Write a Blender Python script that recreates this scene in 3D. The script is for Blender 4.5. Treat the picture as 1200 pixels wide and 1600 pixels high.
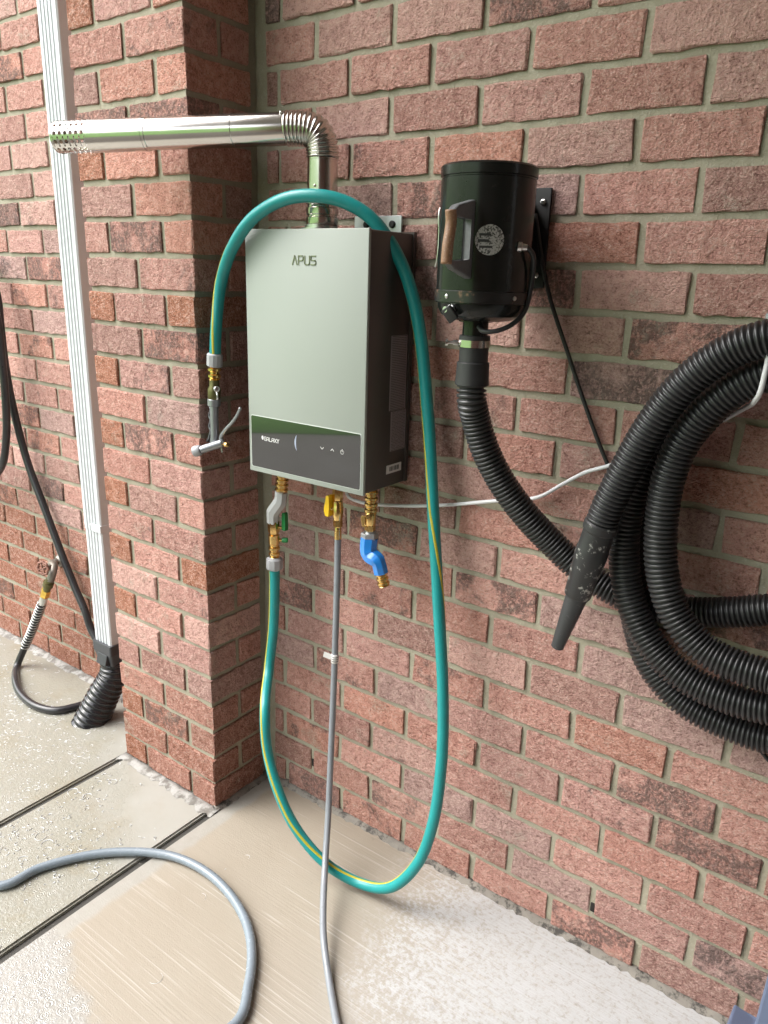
import bpy, bmesh, math, random
from mathutils import Vector, Matrix, Quaternion, noise as mnoise

# ------------------------------------------------------------------ camera, light, exposure
scene = bpy.context.scene
C = scene.collection
for o in list(bpy.data.objects):
    bpy.data.objects.remove(o, do_unlink=True)

cam_d = bpy.data.cameras.new('camera')
cam = bpy.data.objects.new('camera', cam_d); C.objects.link(cam)
cam_d.sensor_fit = 'VERTICAL'; cam_d.sensor_height = 24.0
cam_d.lens = 24.0 * 1186.862 / 1600.0
cam_d.clip_start = 0.02; cam_d.clip_end = 500.0
cam.matrix_world = Matrix([[0.8071037, -0.1988199, 0.5559265, 1.0867432], [0.5896355, 0.2232324, -0.776207, -1.3665901], [0.0302246, 0.9542735, 0.297403, 1.4132503], [0.0, 0.0, 0.0, 1.0]])
scene.camera = cam

world = bpy.data.worlds.new('World'); scene.world = world; world.use_nodes = True
wn = world.node_tree; wn.nodes.clear()
w_out = wn.nodes.new('ShaderNodeOutputWorld'); w_bg = wn.nodes.new('ShaderNodeBackground')
w_sky = wn.nodes.new('ShaderNodeTexSky'); w_hsv = wn.nodes.new('ShaderNodeHueSaturation')
SUN_EL, SUN_AZ = math.radians(52), math.radians(-128)      # high, from the open side (left and towards the viewer)
w_sky.sky_type = 'NISHITA'; w_sky.sun_disc = False
w_sky.sun_elevation = SUN_EL; w_sky.sun_rotation = SUN_AZ
w_sky.air_density = 1.0; w_sky.dust_density = 4.0; w_sky.ozone_density = 1.0
w_hsv.inputs['Saturation'].default_value = 0.30             # rain cloud: the sky is nearly white
wn.links.new(w_sky.outputs[0], w_hsv.inputs['Color']); wn.links.new(w_hsv.outputs[0], w_bg.inputs['Color'])
w_bg.inputs['Strength'].default_value = 0.15
wn.links.new(w_bg.outputs[0], w_out.inputs['Surface'])

sun_d = bpy.data.lights.new('sun', 'SUN'); sun = bpy.data.objects.new('sun', sun_d); C.objects.link(sun)
sun_d.energy = 0.55; sun_d.angle = math.radians(150); sun_d.color = (1.0, 0.99, 0.97)
sd = Vector((math.cos(SUN_EL) * math.sin(SUN_AZ), math.cos(SUN_EL) * math.cos(SUN_AZ), math.sin(SUN_EL)))
sun.rotation_euler = sd.to_track_quat('Z', 'Y').to_euler(); sun.location = (-4, -4, 8)

vs = scene.view_settings
vs.view_transform = 'Standard'; vs.look = 'None'; vs.gamma = 1.0; vs.use_curve_mapping = False
vs.exposure = 2.15

RND = random.Random(7)
H = 0.08                      # brick course
L = 0.20345                    # brick + joint
PX0, PX1, PY = -0.678, -0.283, -0.2015    # pillar: left, right, front face

# ------------------------------------------------------------------ materials
class NT:
    def __init__(s, name):
        s.m = bpy.data.materials.new(name); s.m.use_nodes = True
        s.t = s.m.node_tree; s.t.nodes.clear()
        s.out = s.t.nodes.new('ShaderNodeOutputMaterial'); s.b = s.t.nodes.new('ShaderNodeBsdfPrincipled')
        s.t.links.new(s.b.outputs[0], s.out.inputs['Surface'])
    def n(s, typ, **kw):
        nd = s.t.nodes.new(typ)
        for k, v in kw.items(): setattr(nd, k, v)
        return nd
    def put(s, sock, v):
        if hasattr(v, 'links') or isinstance(v, bpy.types.NodeSocket): s.t.links.new(v, sock)
        else: sock.default_value = v
    def set(s, name, v): s.put(s.b.inputs[name], v)
    def coord(s, which='Object'): return s.n('ShaderNodeTexCoord').outputs[which]
    def mapv(s, v, scale=(1, 1, 1), loc=(0, 0, 0), rot=(0, 0, 0)):
        nd = s.n('ShaderNodeMapping'); s.put(nd.inputs[0], v)
        nd.inputs['Scale'].default_value = scale; nd.inputs['Location'].default_value = loc; nd.inputs['Rotation'].default_value = rot
        return nd.outputs[0]
    def noise(s, v, scale, detail=4, rough=0.55, dist=0.0):
        nd = s.n('ShaderNodeTexNoise'); s.put(nd.inputs['Vector'], v)
        nd.inputs['Scale'].default_value = scale; nd.inputs['Detail'].default_value = detail
        nd.inputs['Roughness'].default_value = rough; nd.inputs['Distortion'].default_value = dist
        return nd.outputs[0]
    def vor(s, v, scale, feature='F1', rnd=1.0):
        nd = s.n('ShaderNodeTexVoronoi', feature=feature); s.put(nd.inputs['Vector'], v)
        nd.inputs['Scale'].default_value = scale; nd.inputs['Randomness'].default_value = rnd
        return nd.outputs[0]
    def math(s, op, a, b=0.0, c=0.0, clamp=False):
        nd = s.n('ShaderNodeMath', operation=op); nd.use_clamp = clamp
        s.put(nd.inputs[0], a); s.put(nd.inputs[1], b); s.put(nd.inputs[2], c)
        return nd.outputs[0]
    def mr(s, v, a, b, c=0.0, d=1.0, smooth=True):
        nd = s.n('ShaderNodeMapRange'); nd.interpolation_type = 'SMOOTHSTEP' if smooth else 'LINEAR'
        s.put(nd.inputs[0], v)
        for i, x in enumerate((a, b, c, d)): s.put(nd.inputs[i + 1], x)
        return nd.outputs[0]
    def mix(s, f, a, b, mode='MIX'):
        nd = s.n('ShaderNodeMix', data_type='RGBA', blend_type=mode)
        s.put(nd.inputs[0], f)
        for i, v in ((6, a), (7, b)):
            if isinstance(v, tuple) and len(v) == 3: v = (*v, 1)
            s.put(nd.inputs[i], v)
        return nd.outputs[2]
    def bump(s, h, strength=0.5, dist=0.002, prev=None):
        nd = s.n('ShaderNodeBump'); s.put(nd.inputs['Height'], h)
        nd.inputs['Strength'].default_value = strength; nd.inputs['Distance'].default_value = dist
        if prev is not None: s.put(nd.inputs['Normal'], prev)
        return nd.outputs[0]
    def xyz(s, v):
        nd = s.n('ShaderNodeSeparateXYZ'); s.put(nd.inputs[0], v); return nd.outputs

def mat_brick():
    s = NT('fired brick')
    oi = s.n('ShaderNodeObjectInfo')
    co = s.coord()
    sh = s.n('ShaderNodeVectorMath', operation='SCALE'); sh.inputs[0].default_value = (17.3, 9.1, 23.7); s.put(sh.inputs['Scale'], oi.outputs['Random'])
    ad = s.n('ShaderNodeVectorMath', operation='ADD'); s.put(ad.inputs[0], co); s.put(ad.inputs[1], sh.outputs[0]); v = ad.outputs[0]
    fine = s.noise(v, 420, 3, 0.6); grain = s.noise(s.mapv(v, (1, 1, 0.8)), 150, 5, 0.72); mid = s.noise(v, 60, 4, 0.6, 0.4); big = s.noise(v, 13, 4, 0.65, 0.3)
    spk = s.math('ADD', s.math('MULTIPLY', s.noise(s.mapv(v, (0.8, 1, 1)), 260, 5, 0.75), 0.75), s.math('MULTIPLY', mid, 0.25))
    base = s.mix(s.mr(mid, 0.35, 0.68), oi.outputs['Color'], s.mix(1.0, oi.outputs['Color'], (1.16, 1.2, 1.2), 'MULTIPLY'))
    # dusty pale bloom; bark texture pits darkened, their shade put into the colour
    base = s.mix(s.math('MULTIPLY', s.mr(spk, 0.50, 0.60), 0.62), base, (0.70, 0.50, 0.43))
    base = s.mix(s.math('MULTIPLY', s.mr(spk, 0.47, 0.385), 0.9), base, s.mix(1.0, base, (0.46, 0.40, 0.375), 'MULTIPLY'))
    # kiln blotches, more on some bricks than on others
    th = s.math('SUBTRACT', 0.84, s.math('MULTIPLY', oi.outputs['Alpha'], 0.56))
    bl = s.math('MULTIPLY', s.mr(big, th, s.math('ADD', th, 0.13)), s.mr(s.math('ADD', grain, s.math('MULTIPLY', mid, 0.5)), 0.58, 0.82, 0.05, 1.0))
    base = s.mix(s.math('MULTIPLY', bl, 0.75), base, (0.10, 0.075, 0.068))
    # smears of mortar
    sm = s.math('MULTIPLY', s.mr(s.noise(v, 11, 3), 0.60, 0.72), s.mr(spk, 0.42, 0.55))
    base = s.mix(s.math('MULTIPLY', sm, 0.5), base, (0.42, 0.375, 0.30))
    s.set('Base Color', base); s.set('Roughness', 0.88); s.set('Specular IOR Level', 0.25)
    crk = s.mr(s.vor(s.mapv(v, (1, 1, 1.6)), 70, 'DISTANCE_TO_EDGE'), 0.0, 0.10)
    h = s.math('ADD', s.math('MULTIPLY', grain, 1.2), s.math('ADD', s.math('MULTIPLY', mid, 1.1), s.math('MULTIPLY', fine, 0.35)))
    h = s.math('ADD', h, s.math('MULTIPLY', crk, 0.12))
    s.set('Normal', s.bump(h, 1.0, 0.0105))
    return s.m

def mat_mortar():
    s = NT('mortar'); v = s.coord()
    n1 = s.noise(v, 18, 5, 0.6); n2 = s.noise(v, 260, 3, 0.6)
    c = s.mix(n1, (0.265, 0.243, 0.18), (0.375, 0.35, 0.272))
    c = s.mix(s.mr(n2, 0.55, 0.75, 0, 0.4), c, (0.50, 0.48, 0.41))
    s.set('Base Color', c); s.set('Roughness', 0.9); s.set('Specular IOR Level', 0.2)
    s.set('Normal', s.bump(s.math('ADD', n2, s.math('MULTIPLY', s.noise(v, 60, 4), 1.6)), 0.6, 0.003))
    return s.m

def ripples(s, v):
    wob = s.n('ShaderNodeVectorMath', operation='ADD'); s.put(wob.inputs[0], v)
    nz = s.n('ShaderNodeTexNoise'); s.put(nz.inputs['Vector'], v); nz.inputs['Scale'].default_value = 25
    sc = s.n('ShaderNodeVectorMath', operation='SCALE'); s.put(sc.inputs[0], nz.outputs['Color']); sc.inputs['Scale'].default_value = 0.014
    s.put(wob.inputs[1], sc.outputs[0]); w = wob.outputs[0]
    out = None
    for scale, freq, amp, loc in ((31, 48, 0.9, (0, 0, 0)), (52, 40, 0.8, (3.1, 1.7, 0)), (85, 30, 0.6, (7.3, 2.2, 0))):
        d = s.vor(s.mapv(w, loc=loc), scale, 'F1')
        h = s.math('MULTIPLY', s.math('MULTIPLY', s.math('SINE', s.math('MULTIPLY', d, freq)), s.mr(d, 0.5, 0.05)), amp)
        out = h if out is None else s.math('ADD', out, h)
    return s.math('ADD', out, s.math('MULTIPLY', s.noise(v, 120, 3), 2.2))

def mat_porch():
    s = NT('broomed porch concrete'); v = s.coord(); x, y, z = s.xyz(v)
    n1 = s.noise(v, 3.2, 5, 0.6); n2 = s.noise(v, 34, 5, 0.65); n3 = s.noise(v, 300, 3)
    c = s.mix(n1, (0.262, 0.224, 0.172), (0.305, 0.272, 0.22))
    c = s.mix(s.mr(x, 0.1, 0.7, 0, 0.75), c, (0.345, 0.335, 0.312))
    # pale broom ridges along the wall
    ln = s.noise(s.mapv(v, (2.6, 210, 1)), 1.0, 2, 0.5, 0.1)
    lm = s.math('MULTIPLY', s.mr(ln, 0.575, 0.66), s.mr(s.math('ADD', s.noise(s.mapv(v, (2.2, 5, 1)), 1.6, 3), s.math('ADD', s.math('MULTIPLY', x, 0.25), s.math('MULTIPLY', y, -0.12))), 0.46, 0.62))
    c = s.mix(s.math('MULTIPLY', lm, 0.4), c, (0.50, 0.475, 0.43))
    c = s.mix(s.math('MULTIPLY', s.mr(ln, 0.42, 0.3), 0.12), c, (0.19, 0.165, 0.13))
    # lime bloom, flaking off near the wall
    near = s.math('MULTIPLY', s.mr(y, -0.62, -0.2), s.mr(s.math('ADD', x, s.math('MULTIPLY', n1, 0.5)), 0.42, 0.95))
    n4 = s.noise(v, 95, 5, 0.7); n5 = s.noise(v, 24, 4, 0.6)
    fl = s.mr(s.math('ADD', n4, s.math('ADD', s.math('MULTIPLY', near, 0.16), s.math('MULTIPLY', n5, 0.35))), 0.62, 0.88)
    c = s.mix(s.math('MULTIPLY', fl, s.mr(near, 0.0, 0.35)), c, s.mix(n5, (0.375, 0.38, 0.378), (0.425, 0.43, 0.43)))
    c = s.mix(s.math('MULTIPLY', s.mr(n4, 0.45, 0.33), s.math('MULTIPLY', near, 0.35)), c, (0.25, 0.245, 0.225))
    sp = s.mr(s.noise(v, 11, 4, 0.7), 0.66, 0.74)
    c = s.mix(s.math('MULTIPLY', sp, 0.35), c, (0.18, 0.155, 0.125))
    # trowelled border along the joint
    bd = s.mr(s.math('ADD', x, s.math('MULTIPLY', s.noise(v, 14, 3), 0.03)), -0.205, -0.222)
    c = s.mix(bd, c, s.mix(n2, (0.25, 0.235, 0.20), (0.325, 0.312, 0.28)))
    # rain blown in at the open corner
    wn_ = s.math('SUBTRACT', s.noise(v, 12, 4, 0.65), 0.5)
    wt = s.mr(s.math('ADD', s.math('ADD', s.math('MULTIPLY', x, 0.3), y), s.math('MULTIPLY', wn_, 0.16)), -0.745, -0.80)
    wt = s.math('MULTIPLY', wt, s.mr(s.math('ADD', x, s.math('MULTIPLY', wn_, 0.2)), 0.10, 0.0))
    c = s.mix(wt, c, (0.30, 0.29, 0.265))
    damp = s.mr(s.math('ADD', x, s.math('MULTIPLY', n1, 0.3)), 0.5, 0.05)
    s.set('Base Color', c)
    r = s.mix(damp, (0.8, 0.8, 0.8), (0.5, 0.5, 0.5)); r = s.mix(wt, r, (0.06, 0.06, 0.06))
    s.set('Roughness', r)
    h = s.math('ADD', s.math('MULTIPLY', ln, s.mr(x, -0.15, 0.25, 0.25, 1.0)), s.math('ADD', s.math('MULTIPLY', n3, 0.5), s.math('MULTIPLY', n2, 0.7)))
    dry = s.math('MULTIPLY', h, s.math('SUBTRACT', 1.0, s.math('MULTIPLY', wt, 0.85)))
    nb = s.bump(dry, 0.4, 0.0025)
    s.set('Normal', s.bump(s.math('MULTIPLY', ripples(s, v), wt), 0.35, 0.003, nb))
    return s.m

def mat_wet():
    s = NT('rain wet concrete'); v = s.coord(); x, y, z = s.xyz(v)
    n1 = s.noise(v, 4.5, 5, 0.65); n2 = s.noise(v, 40, 5, 0.65); n3 = s.noise(v, 320, 3)
    c = s.mix(n1, (0.225, 0.217, 0.168), (0.285, 0.278, 0.246))
    c = s.mix(s.mr(s.noise(v, 6, 4, 0.7), 0.5, 0.72, 0, 0.55), c, (0.22, 0.192, 0.13))
    c = s.mix(s.mr(n2, 0.58, 0.7, 0, 0.25), c, (0.16, 0.15, 0.125))
    # sheltered strip next to the brickwork stays nearly dry
    w = s.mr(s.math('ADD', s.math('ADD', x, s.math('MULTIPLY', y, 1.6)), s.math('MULTIPLY', n1, 0.55)), -0.62, -1.0)
    c = s.mix(w, s.mix(0.35, c, (0.38, 0.375, 0.36)), c)
    s.set('Base Color', c)
    s.set('Roughness', s.mix(w, (0.42, 0.42, 0.42), (0.05, 0.05, 0.05)))
    nb = s.bump(s.math('ADD', s.math('MULTIPLY', n3, 0.5), n2), 0.14, 0.002)
    s.set('Normal', s.bump(s.math('MULTIPLY', ripples(s, v), s.mr(w, 0.1, 1.0)), 0.27, 0.003, nb))
    return s.m

def mat_simple(name, col, rough=0.5, metal=0.0, var=0.12, scale=40, bump=0.0, bscale=200, spec=0.5, coat=0.0, dirt=None):
    s = NT(name); v = s.coord(); n = s.noise(v, scale, 4, 0.6)
    c = s.mix(n, tuple(a * (1 - var) for a in col), tuple(min(1, a * (1 + var)) for a in col))
    if dirt:
        dcol, lo, hi, dsc = dirt
        c = s.mix(s.mr(s.noise(v, dsc, 6, 0.7), lo, hi), c, dcol)
    s.set('Base Color', c); s.set('Metallic', metal); s.set('Specular IOR Level', spec)
    s.set('Roughness', s.mr(n, 0.2, 0.8, max(0.02, rough * 0.85), min(1, rough * 1.15), False))
    if coat: s.set('Coat Weight', coat); s.set('Coat Roughness', 0.08)
    if bump: s.set('Normal', s.bump(s.noise(v, bscale, 3), bump, 0.001))
    return s.m

def mat_lines(name, paper, ink, rows, lo=0.35):
    """printed label: rows of broken text lines, in generated coordinates"""
    s = NT(name); g = s.coord('Generated'); x, y, z = s.xyz(g)
    row = s.math('FRACT', s.math('MULTIPLY', z, rows))
    on = s.math('MULTIPLY', s.math('GREATER_THAN', row, 0.35), s.math('LESS_THAN', row, 0.72))
    wd = s.noise(s.mapv(g, (1, 26, rows * 1.0)), 1.0, 2); on = s.math('MULTIPLY', on, s.math('GREATER_THAN', wd, lo))
    on = s.math('MULTIPLY', on, s.math('MULTIPLY', s.math('GREATER_THAN', y, 0.06), s.math('LESS_THAN', y, 0.94)))
    s.set('Base Color', s.mix(on, paper, ink)); s.set('Roughness', 0.6)
    return s.m

def mat_lawn():
    s = NT('lawn grass'); v = s.coord(); n = s.noise(v, 7, 6, 0.7); m = s.noise(v, 60, 4, 0.7)
    c = s.mix(n, (0.10, 0.215, 0.045), (0.16, 0.30, 0.08)); c = s.mix(s.mr(m, 0.45, 0.75, 0, 0.4), c, (0.05, 0.12, 0.02))
    s.set('Base Color', c); s.set('Roughness', 0.9)
    return s.m

def mat_farbrick():
    s = NT('coursed brickwork'); v = s.coord('Object')
    b = s.n('ShaderNodeTexBrick'); g = s.mapv(v, (1, 1, 1), rot=(math.radians(90), 0, 0)); s.put(b.inputs['Vector'], g)
    b.inputs['Color1'].default_value = (0.24, 0.10, 0.075, 1); b.inputs['Color2'].default_value = (0.18, 0.07, 0.055, 1)
    b.inputs['Mortar'].default_value = (0.3, 0.28, 0.24, 1); b.inputs['Scale'].default_value = 1.0
    b.inputs['Brick Width'].default_value = L; b.inputs['Row Height'].default_value = H; b.inputs['Mortar Size'].default_value = 0.005
    s.set('Base Color', b.outputs['Color']); s.set('Roughness', 0.9)
    return s.m

def mat_green_hose():
    s = NT('teal braided hose'); v = s.coord()
    n = s.noise(v, 30, 3); f = s.noise(v, 700, 2)
    c = s.mix(n, (0.006, 0.205, 0.205), (0.012, 0.275, 0.27)); c = s.mix(s.mr(f, 0.55, 0.75, 0, 0.35), c, (0.05, 0.38, 0.36)); c = s.mix(s.mr(s.noise(v, 55, 5, 0.7), 0.58, 0.75, 0, 0.35), c, (0.10, 0.22, 0.20))
    s.set('Base Color', c); s.set('Roughness', 0.36); s.set('Normal', s.bump(f, 0.25, 0.0008))
    s.set('Subsurface Weight', 0.0)
    return s.m

def mat_badge():
    s = NT('worn round sticker'); v = s.coord(); x, y, z = s.xyz(v)
    n = s.noise(v, 330, 4, 0.7); n2 = s.noise(v, 45, 3)
    m = s.mr(s.math('ADD', n, s.math('MULTIPLY', n2, 0.35)), 0.60, 0.68)
    c = s.mix(m, (0.03, 0.028, 0.025), (0.36, 0.35, 0.33))
    s.set('Base Color', c); s.set('Roughness', 0.6)
    return s.m

M = {}
M['brick'] = mat_brick(); M['mortar'] = mat_mortar(); M['porch'] = mat_porch(); M['wet'] = mat_wet()
M['joint'] = mat_simple('black joint filler', (0.055, 0.052, 0.046), 0.9, var=0.4, bump=0.6, dirt=((0.2, 0.19, 0.17), 0.6, 0.72, 60))
M['crust'] = mat_simple('white lime crust', (0.31, 0.305, 0.285), 0.8, var=0.15, scale=30, bump=0.8, bscale=120, dirt=((0.13, 0.12, 0.105), 0.40, 0.62, 30))
M['dirt'] = mat_simple('dirty mortar bed', (0.20, 0.185, 0.16), 0.9, var=0.4, scale=50, bump=0.9, bscale=160, dirt=((0.055, 0.05, 0.045), 0.48, 0.62, 38))
M['asphalt'] = mat_simple('grey driveway', (0.060, 0.052, 0.042), 0.75, var=0.3, scale=3, bump=0.3)
M['lawn'] = mat_lawn(); M['farbrick'] = mat_farbrick()
M['leaf'] = mat_simple('leaf', (0.06, 0.13, 0.03), 0.7, var=0.4, scale=2)
M['bark'] = mat_simple('bark', (0.10, 0.08, 0.06), 0.9, var=0.3)
M['soffit'] = mat_simple('roof soffit', (0.34, 0.32, 0.30), 0.8)
M['steel'] = mat_simple('stainless steel', (0.58, 0.55, 0.515), 0.2, 1.0, var=0.06, scale=12)
M['steel2'] = mat_simple('zinc fittings', (0.62, 0.62, 0.60), 0.3, 1.0, var=0.1)
M['brass'] = mat_simple('brass', (0.76, 0.52, 0.20), 0.24, 1.0, var=0.12, scale=60, dirt=((0.35, 0.22, 0.08), 0.6, 0.75, 90))
M['panel'] = mat_simple('champagne grey panel', (0.292, 0.322, 0.288), 0.48, 0.0, var=0.015, scale=6)
M['trim'] = mat_simple('pale silver trim', (0.62, 0.65, 0.62), 0.35, 0.2, var=0.02)
M['casing'] = mat_simple('dark bronze casing', (0.07, 0.058, 0.052), 0.42, 0.2, var=0.06, scale=8)
M['glass'] = mat_simple('black display glass', (0.012, 0.012, 0.012), 0.03, 0.0, var=0.02, spec=1.0, coat=1.0)
M['glass'].node_tree.nodes['Principled BSDF'].inputs['IOR'].default_value = 1.7
M['print'] = mat_simple('white print', (0.78, 0.78, 0.76), 0.5, var=0.02)
M['arc'] = mat_simple('pale blue arc', (0.30, 0.34, 0.44), 0.4, var=0.2)
M['chrome'] = mat_simple('chrome letter', (0.20, 0.22, 0.135), 0.35, 0.3, var=0.02)
M['label'] = mat_lines('printed data label', (0.24, 0.205, 0.21), (0.07, 0.055, 0.055), 44)
M['label2'] = mat_lines('printed wiring label', (0.24, 0.205, 0.21), (0.07, 0.055, 0.055), 26, 0.45)
M['paper'] = mat_simple('white sticker', (0.62, 0.60, 0.58), 0.5, var=0.03)
M['ink'] = mat_simple('black ink', (0.02, 0.02, 0.02), 0.5)
M['greenhose'] = mat_green_hose()
M['stripe'] = mat_simple('yellow hose stripe', (0.42, 0.36, 0.03), 0.4, var=0.35, scale=300, bump=0.3, bscale=500)
M['greyhose'] = mat_simple('grey gas hose', (0.20, 0.215, 0.235), 0.3, var=0.1, scale=80, bump=0.1)
M['bluehose'] = mat_simple('blue grey hose', (0.18, 0.215, 0.245), 0.26, var=0.10, scale=90, bump=0.2, bscale=400, dirt=((0.42, 0.45, 0.48), 0.68, 0.76, 260))
M['greyplastic'] = mat_simple('grey plastic', (0.34, 0.345, 0.36), 0.4, var=0.06)
M['greyswivel'] = mat_simple('painted grey swivel', (0.43, 0.44, 0.44), 0.4, 0.1, var=0.05, bump=0.15)
M['blue'] = mat_simple('glossy blue enamel', (0.015, 0.20, 0.62), 0.2, 0.0, var=0.06, coat=0.6)
M['green'] = mat_simple('green vinyl', (0.01, 0.20, 0.05), 0.35, var=0.1)
M['yellow'] = mat_simple('yellow enamel', (0.80, 0.50, 0.01), 0.35, var=0.05)
M['patina'] = mat_simple('green stained brass', (0.13, 0.12, 0.05), 0.4, 0.7, var=0.4, scale=90)
M['nozzle'] = mat_simple('grey cast metal', (0.30, 0.31, 0.33), 0.32, 0.6, var=0.1)
M['black'] = mat_simple('black gloss enamel', (0.010, 0.011, 0.010), 0.22, 0.0, var=0.2, spec=0.35, dirt=((0.05, 0.04, 0.035), 0.62, 0.8, 25))
M['blackplate'] = mat_simple('flat black steel', (0.012, 0.012, 0.012), 0.55)
M['rubber'] = mat_simple('black rubber', (0.018, 0.018, 0.019), 0.5, var=0.2)
M['corr'] = mat_simple('black corrugated plastic', (0.024, 0.024, 0.025), 0.36, var=0.25, scale=15, bump=0.1)
M['worn'] = mat_simple('worn scratched cuff', (0.022, 0.022, 0.023), 0.45, var=0.3, bump=0.2, dirt=((0.36, 0.355, 0.33), 0.55, 0.63, 45))
M['tip'] = mat_simple('dusty black nozzle', (0.035, 0.036, 0.038), 0.5, var=0.25, dirt=((0.16, 0.16, 0.16), 0.58, 0.8, 60))
M['handle'] = mat_simple('scuffed black handle', (0.12, 0.124, 0.128), 0.45, var=0.3, scale=200, bump=0.4, bscale=600, dirt=((0.17, 0.17, 0.17), 0.5, 0.8, 300))
M['grip'] = mat_simple('worn coppery grip', (0.22, 0.115, 0.06), 0.5, var=0.35, scale=220, bump=0.5, bscale=500, dirt=((0.46, 0.36, 0.26), 0.55, 0.7, 250))
M['band'] = mat_simple('paint worn band', (0.012, 0.012, 0.012), 0.3, var=0.2, dirt=((0.16, 0.09, 0.06), 0.58, 0.66, 30))
M['badge'] = mat_badge()
M['white'] = mat_simple('white aluminium paint', (0.55, 0.575, 0.59), 0.32, var=0.03, scale=5)
M['cable'] = mat_simple('white cable', (0.68, 0.68, 0.70), 0.4, var=0.03)
M['cord'] = mat_simple('black power cord', (0.014, 0.014, 0.014), 0.45)
M['blackhose'] = mat_simple('black rubber hose', (0.022, 0.021, 0.023), 0.3, var=0.2, scale=60, dirt=((0.4, 0.4, 0.4), 0.70, 0.76, 150))
M['drain'] = mat_simple('wet black drain pipe', (0.014, 0.014, 0.016), 0.14, var=0.2)
M['adaptor'] = mat_simple('charcoal adaptor', (0.035, 0.037, 0.042), 0.4, var=0.1)
M['rust'] = mat_simple('rusty red wheel', (0.24, 0.12, 0.09), 0.7, 0.2, var=0.4, scale=120, bump=0.6)
M['oldmetal'] = mat_simple('weathered tap metal', (0.24, 0.22, 0.19), 0.45, 0.7, var=0.3, scale=80, bump=0.3)
M['yellowbrass'] = mat_simple('bright brass nut', (0.80, 0.55, 0.12), 0.25, 0.9)
M['slate'] = mat_simple('slate blue plastic', (0.115, 0.145, 0.225), 0.45, var=0.06, bump=0.1)
M['water'] = mat_simple('pale ripple glint', (0.50, 0.51, 0.51), 0.08, var=0.05)  # near-white colour stands for sky glints on the ripples
M['dark'] = mat_simple('black hole shade', (0.012, 0.009, 0.007), 0.9)
M['galv'] = mat_simple('galvanised bracket', (0.50, 0.51, 0.53), 0.4, 0.8, var=0.1)

# ------------------------------------------------------------------ geometry helpers
def tag(o, label=None, cat=None, group=None, kind=None):
    if label: o['label'] = label
    if cat: o['category'] = cat
    if group: o['group'] = group
    if kind: o['kind'] = kind
    return o
def thing(name, loc, label, cat, group=None):
    o = bpy.data.objects.new(name, None); C.objects.link(o); o.location = loc
    o.empty_display_size = 0.05
    return tag(o, label, cat, group)
def wloc(o):
    v = Vector(o.location)
    while o.parent: o = o.parent; v = v + Vector(o.location)
    return v
def link(name, me, m, parent=None, kind=None):
    """vertices are given in world space; they are moved to the parent's frame"""
    if parent is not None:
        me.transform(Matrix.Translation(-wloc(parent)))
    o = bpy.data.objects.new(name, me); C.objects.link(o); o.parent = parent
    if m is not None and not me.materials: me.materials.append(m)
    if kind: o['kind'] = kind
    return o
def pydata(name, v, f, smooth=False):
    me = bpy.data.meshes.new(name); me.from_pydata([tuple(p) for p in v], [], f); me.validate(); me.update()
    if smooth:
        for p in me.polygons: p.use_smooth = True
    return me
def from_bm(name, bm, smooth=False):
    bmesh.ops.recalc_face_normals(bm, faces=bm.faces)
    me = bpy.data.meshes.new(name); bm.to_mesh(me); bm.free()
    if smooth:
        for p in me.polygons: p.use_smooth = True
    return me
def smooth_angle(me, deg=35):
    for p in me.polygons: p.use_smooth = True
    bm = bmesh.new(); bm.from_mesh(me); ca = math.radians(deg)
    for e in bm.edges:
        if len(e.link_faces) == 2 and e.calc_face_angle(0) > ca: e.smooth = False
    bm.to_mesh(me); bm.free(); return me
def box_me(name, x0, x1, y0, y1, z0, z1, bev=0.0, seg=1):
    bm = bmesh.new(); bmesh.ops.create_cube(bm, size=1)
    for v in bm.verts: v.co = Vector((x0 + (v.co.x + .5) * (x1 - x0), y0 + (v.co.y + .5) * (y1 - y0), z0 + (v.co.z + .5) * (z1 - z0)))
    if bev: bmesh.ops.bevel(bm, geom=bm.edges[:], offset=bev, segments=seg, affect='EDGES', profile=0.5)
    me = from_bm(name, bm); return smooth_angle(me, 50) if bev and seg > 1 else me
def catmull(pts, n=12, closed=False):
    P = [Vector(p) for p in pts]; out = []
    Q = [P[0] + (P[0] - P[1])] + P + [P[-1] + (P[-1] - P[-2])]
    for i in range(1, len(Q) - 2):
        p0, p1, p2, p3 = Q[i - 1:i + 3]
        d = lambda a, b: max((a - b).length, 1e-6) ** 0.5
        t0 = 0; t1 = t0 + d(p0, p1); t2 = t1 + d(p1, p2); t3 = t2 + d(p2, p3)
        for k in range(n):
            t = t1 + (t2 - t1) * k / n
            a1 = p0 * ((t1 - t) / (t1 - t0)) + p1 * ((t - t0) / (t1 - t0)); a2 = p1 * ((t2 - t) / (t2 - t1)) + p2 * ((t - t1) / (t2 - t1)); a3 = p2 * ((t3 - t) / (t3 - t2)) + p3 * ((t - t2) / (t3 - t2))
            b1 = a1 * ((t2 - t) / (t2 - t0)) + a2 * ((t - t0) / (t2 - t0)); b2 = a2 * ((t3 - t) / (t3 - t1)) + a3 * ((t - t1) / (t3 - t1))
            out.append(b1 * ((t2 - t) / (t2 - t1)) + b2 * ((t - t1) / (t2 - t1)))
    out.append(P[-1]); return out
def resample(path, ds):
    """points at arc lengths ds (a number or a rising list)"""
    cum = [0.0]
    for a, b in zip(path, path[1:]): cum.append(cum[-1] + (b - a).length)
    if isinstance(ds, (int, float)):
        n = max(2, int(cum[-1] / ds)); ds = [cum[-1] * i / n for i in range(n + 1)]
    out = []; j = 0
    for s in ds:
        s = min(s, cum[-1])
        while j < len(cum) - 2 and cum[j + 1] < s: j += 1
        w = (s - cum[j]) / max(cum[j + 1] - cum[j], 1e-9); out.append(path[j].lerp(path[j + 1], min(max(w, 0), 1)))
    return out
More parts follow.
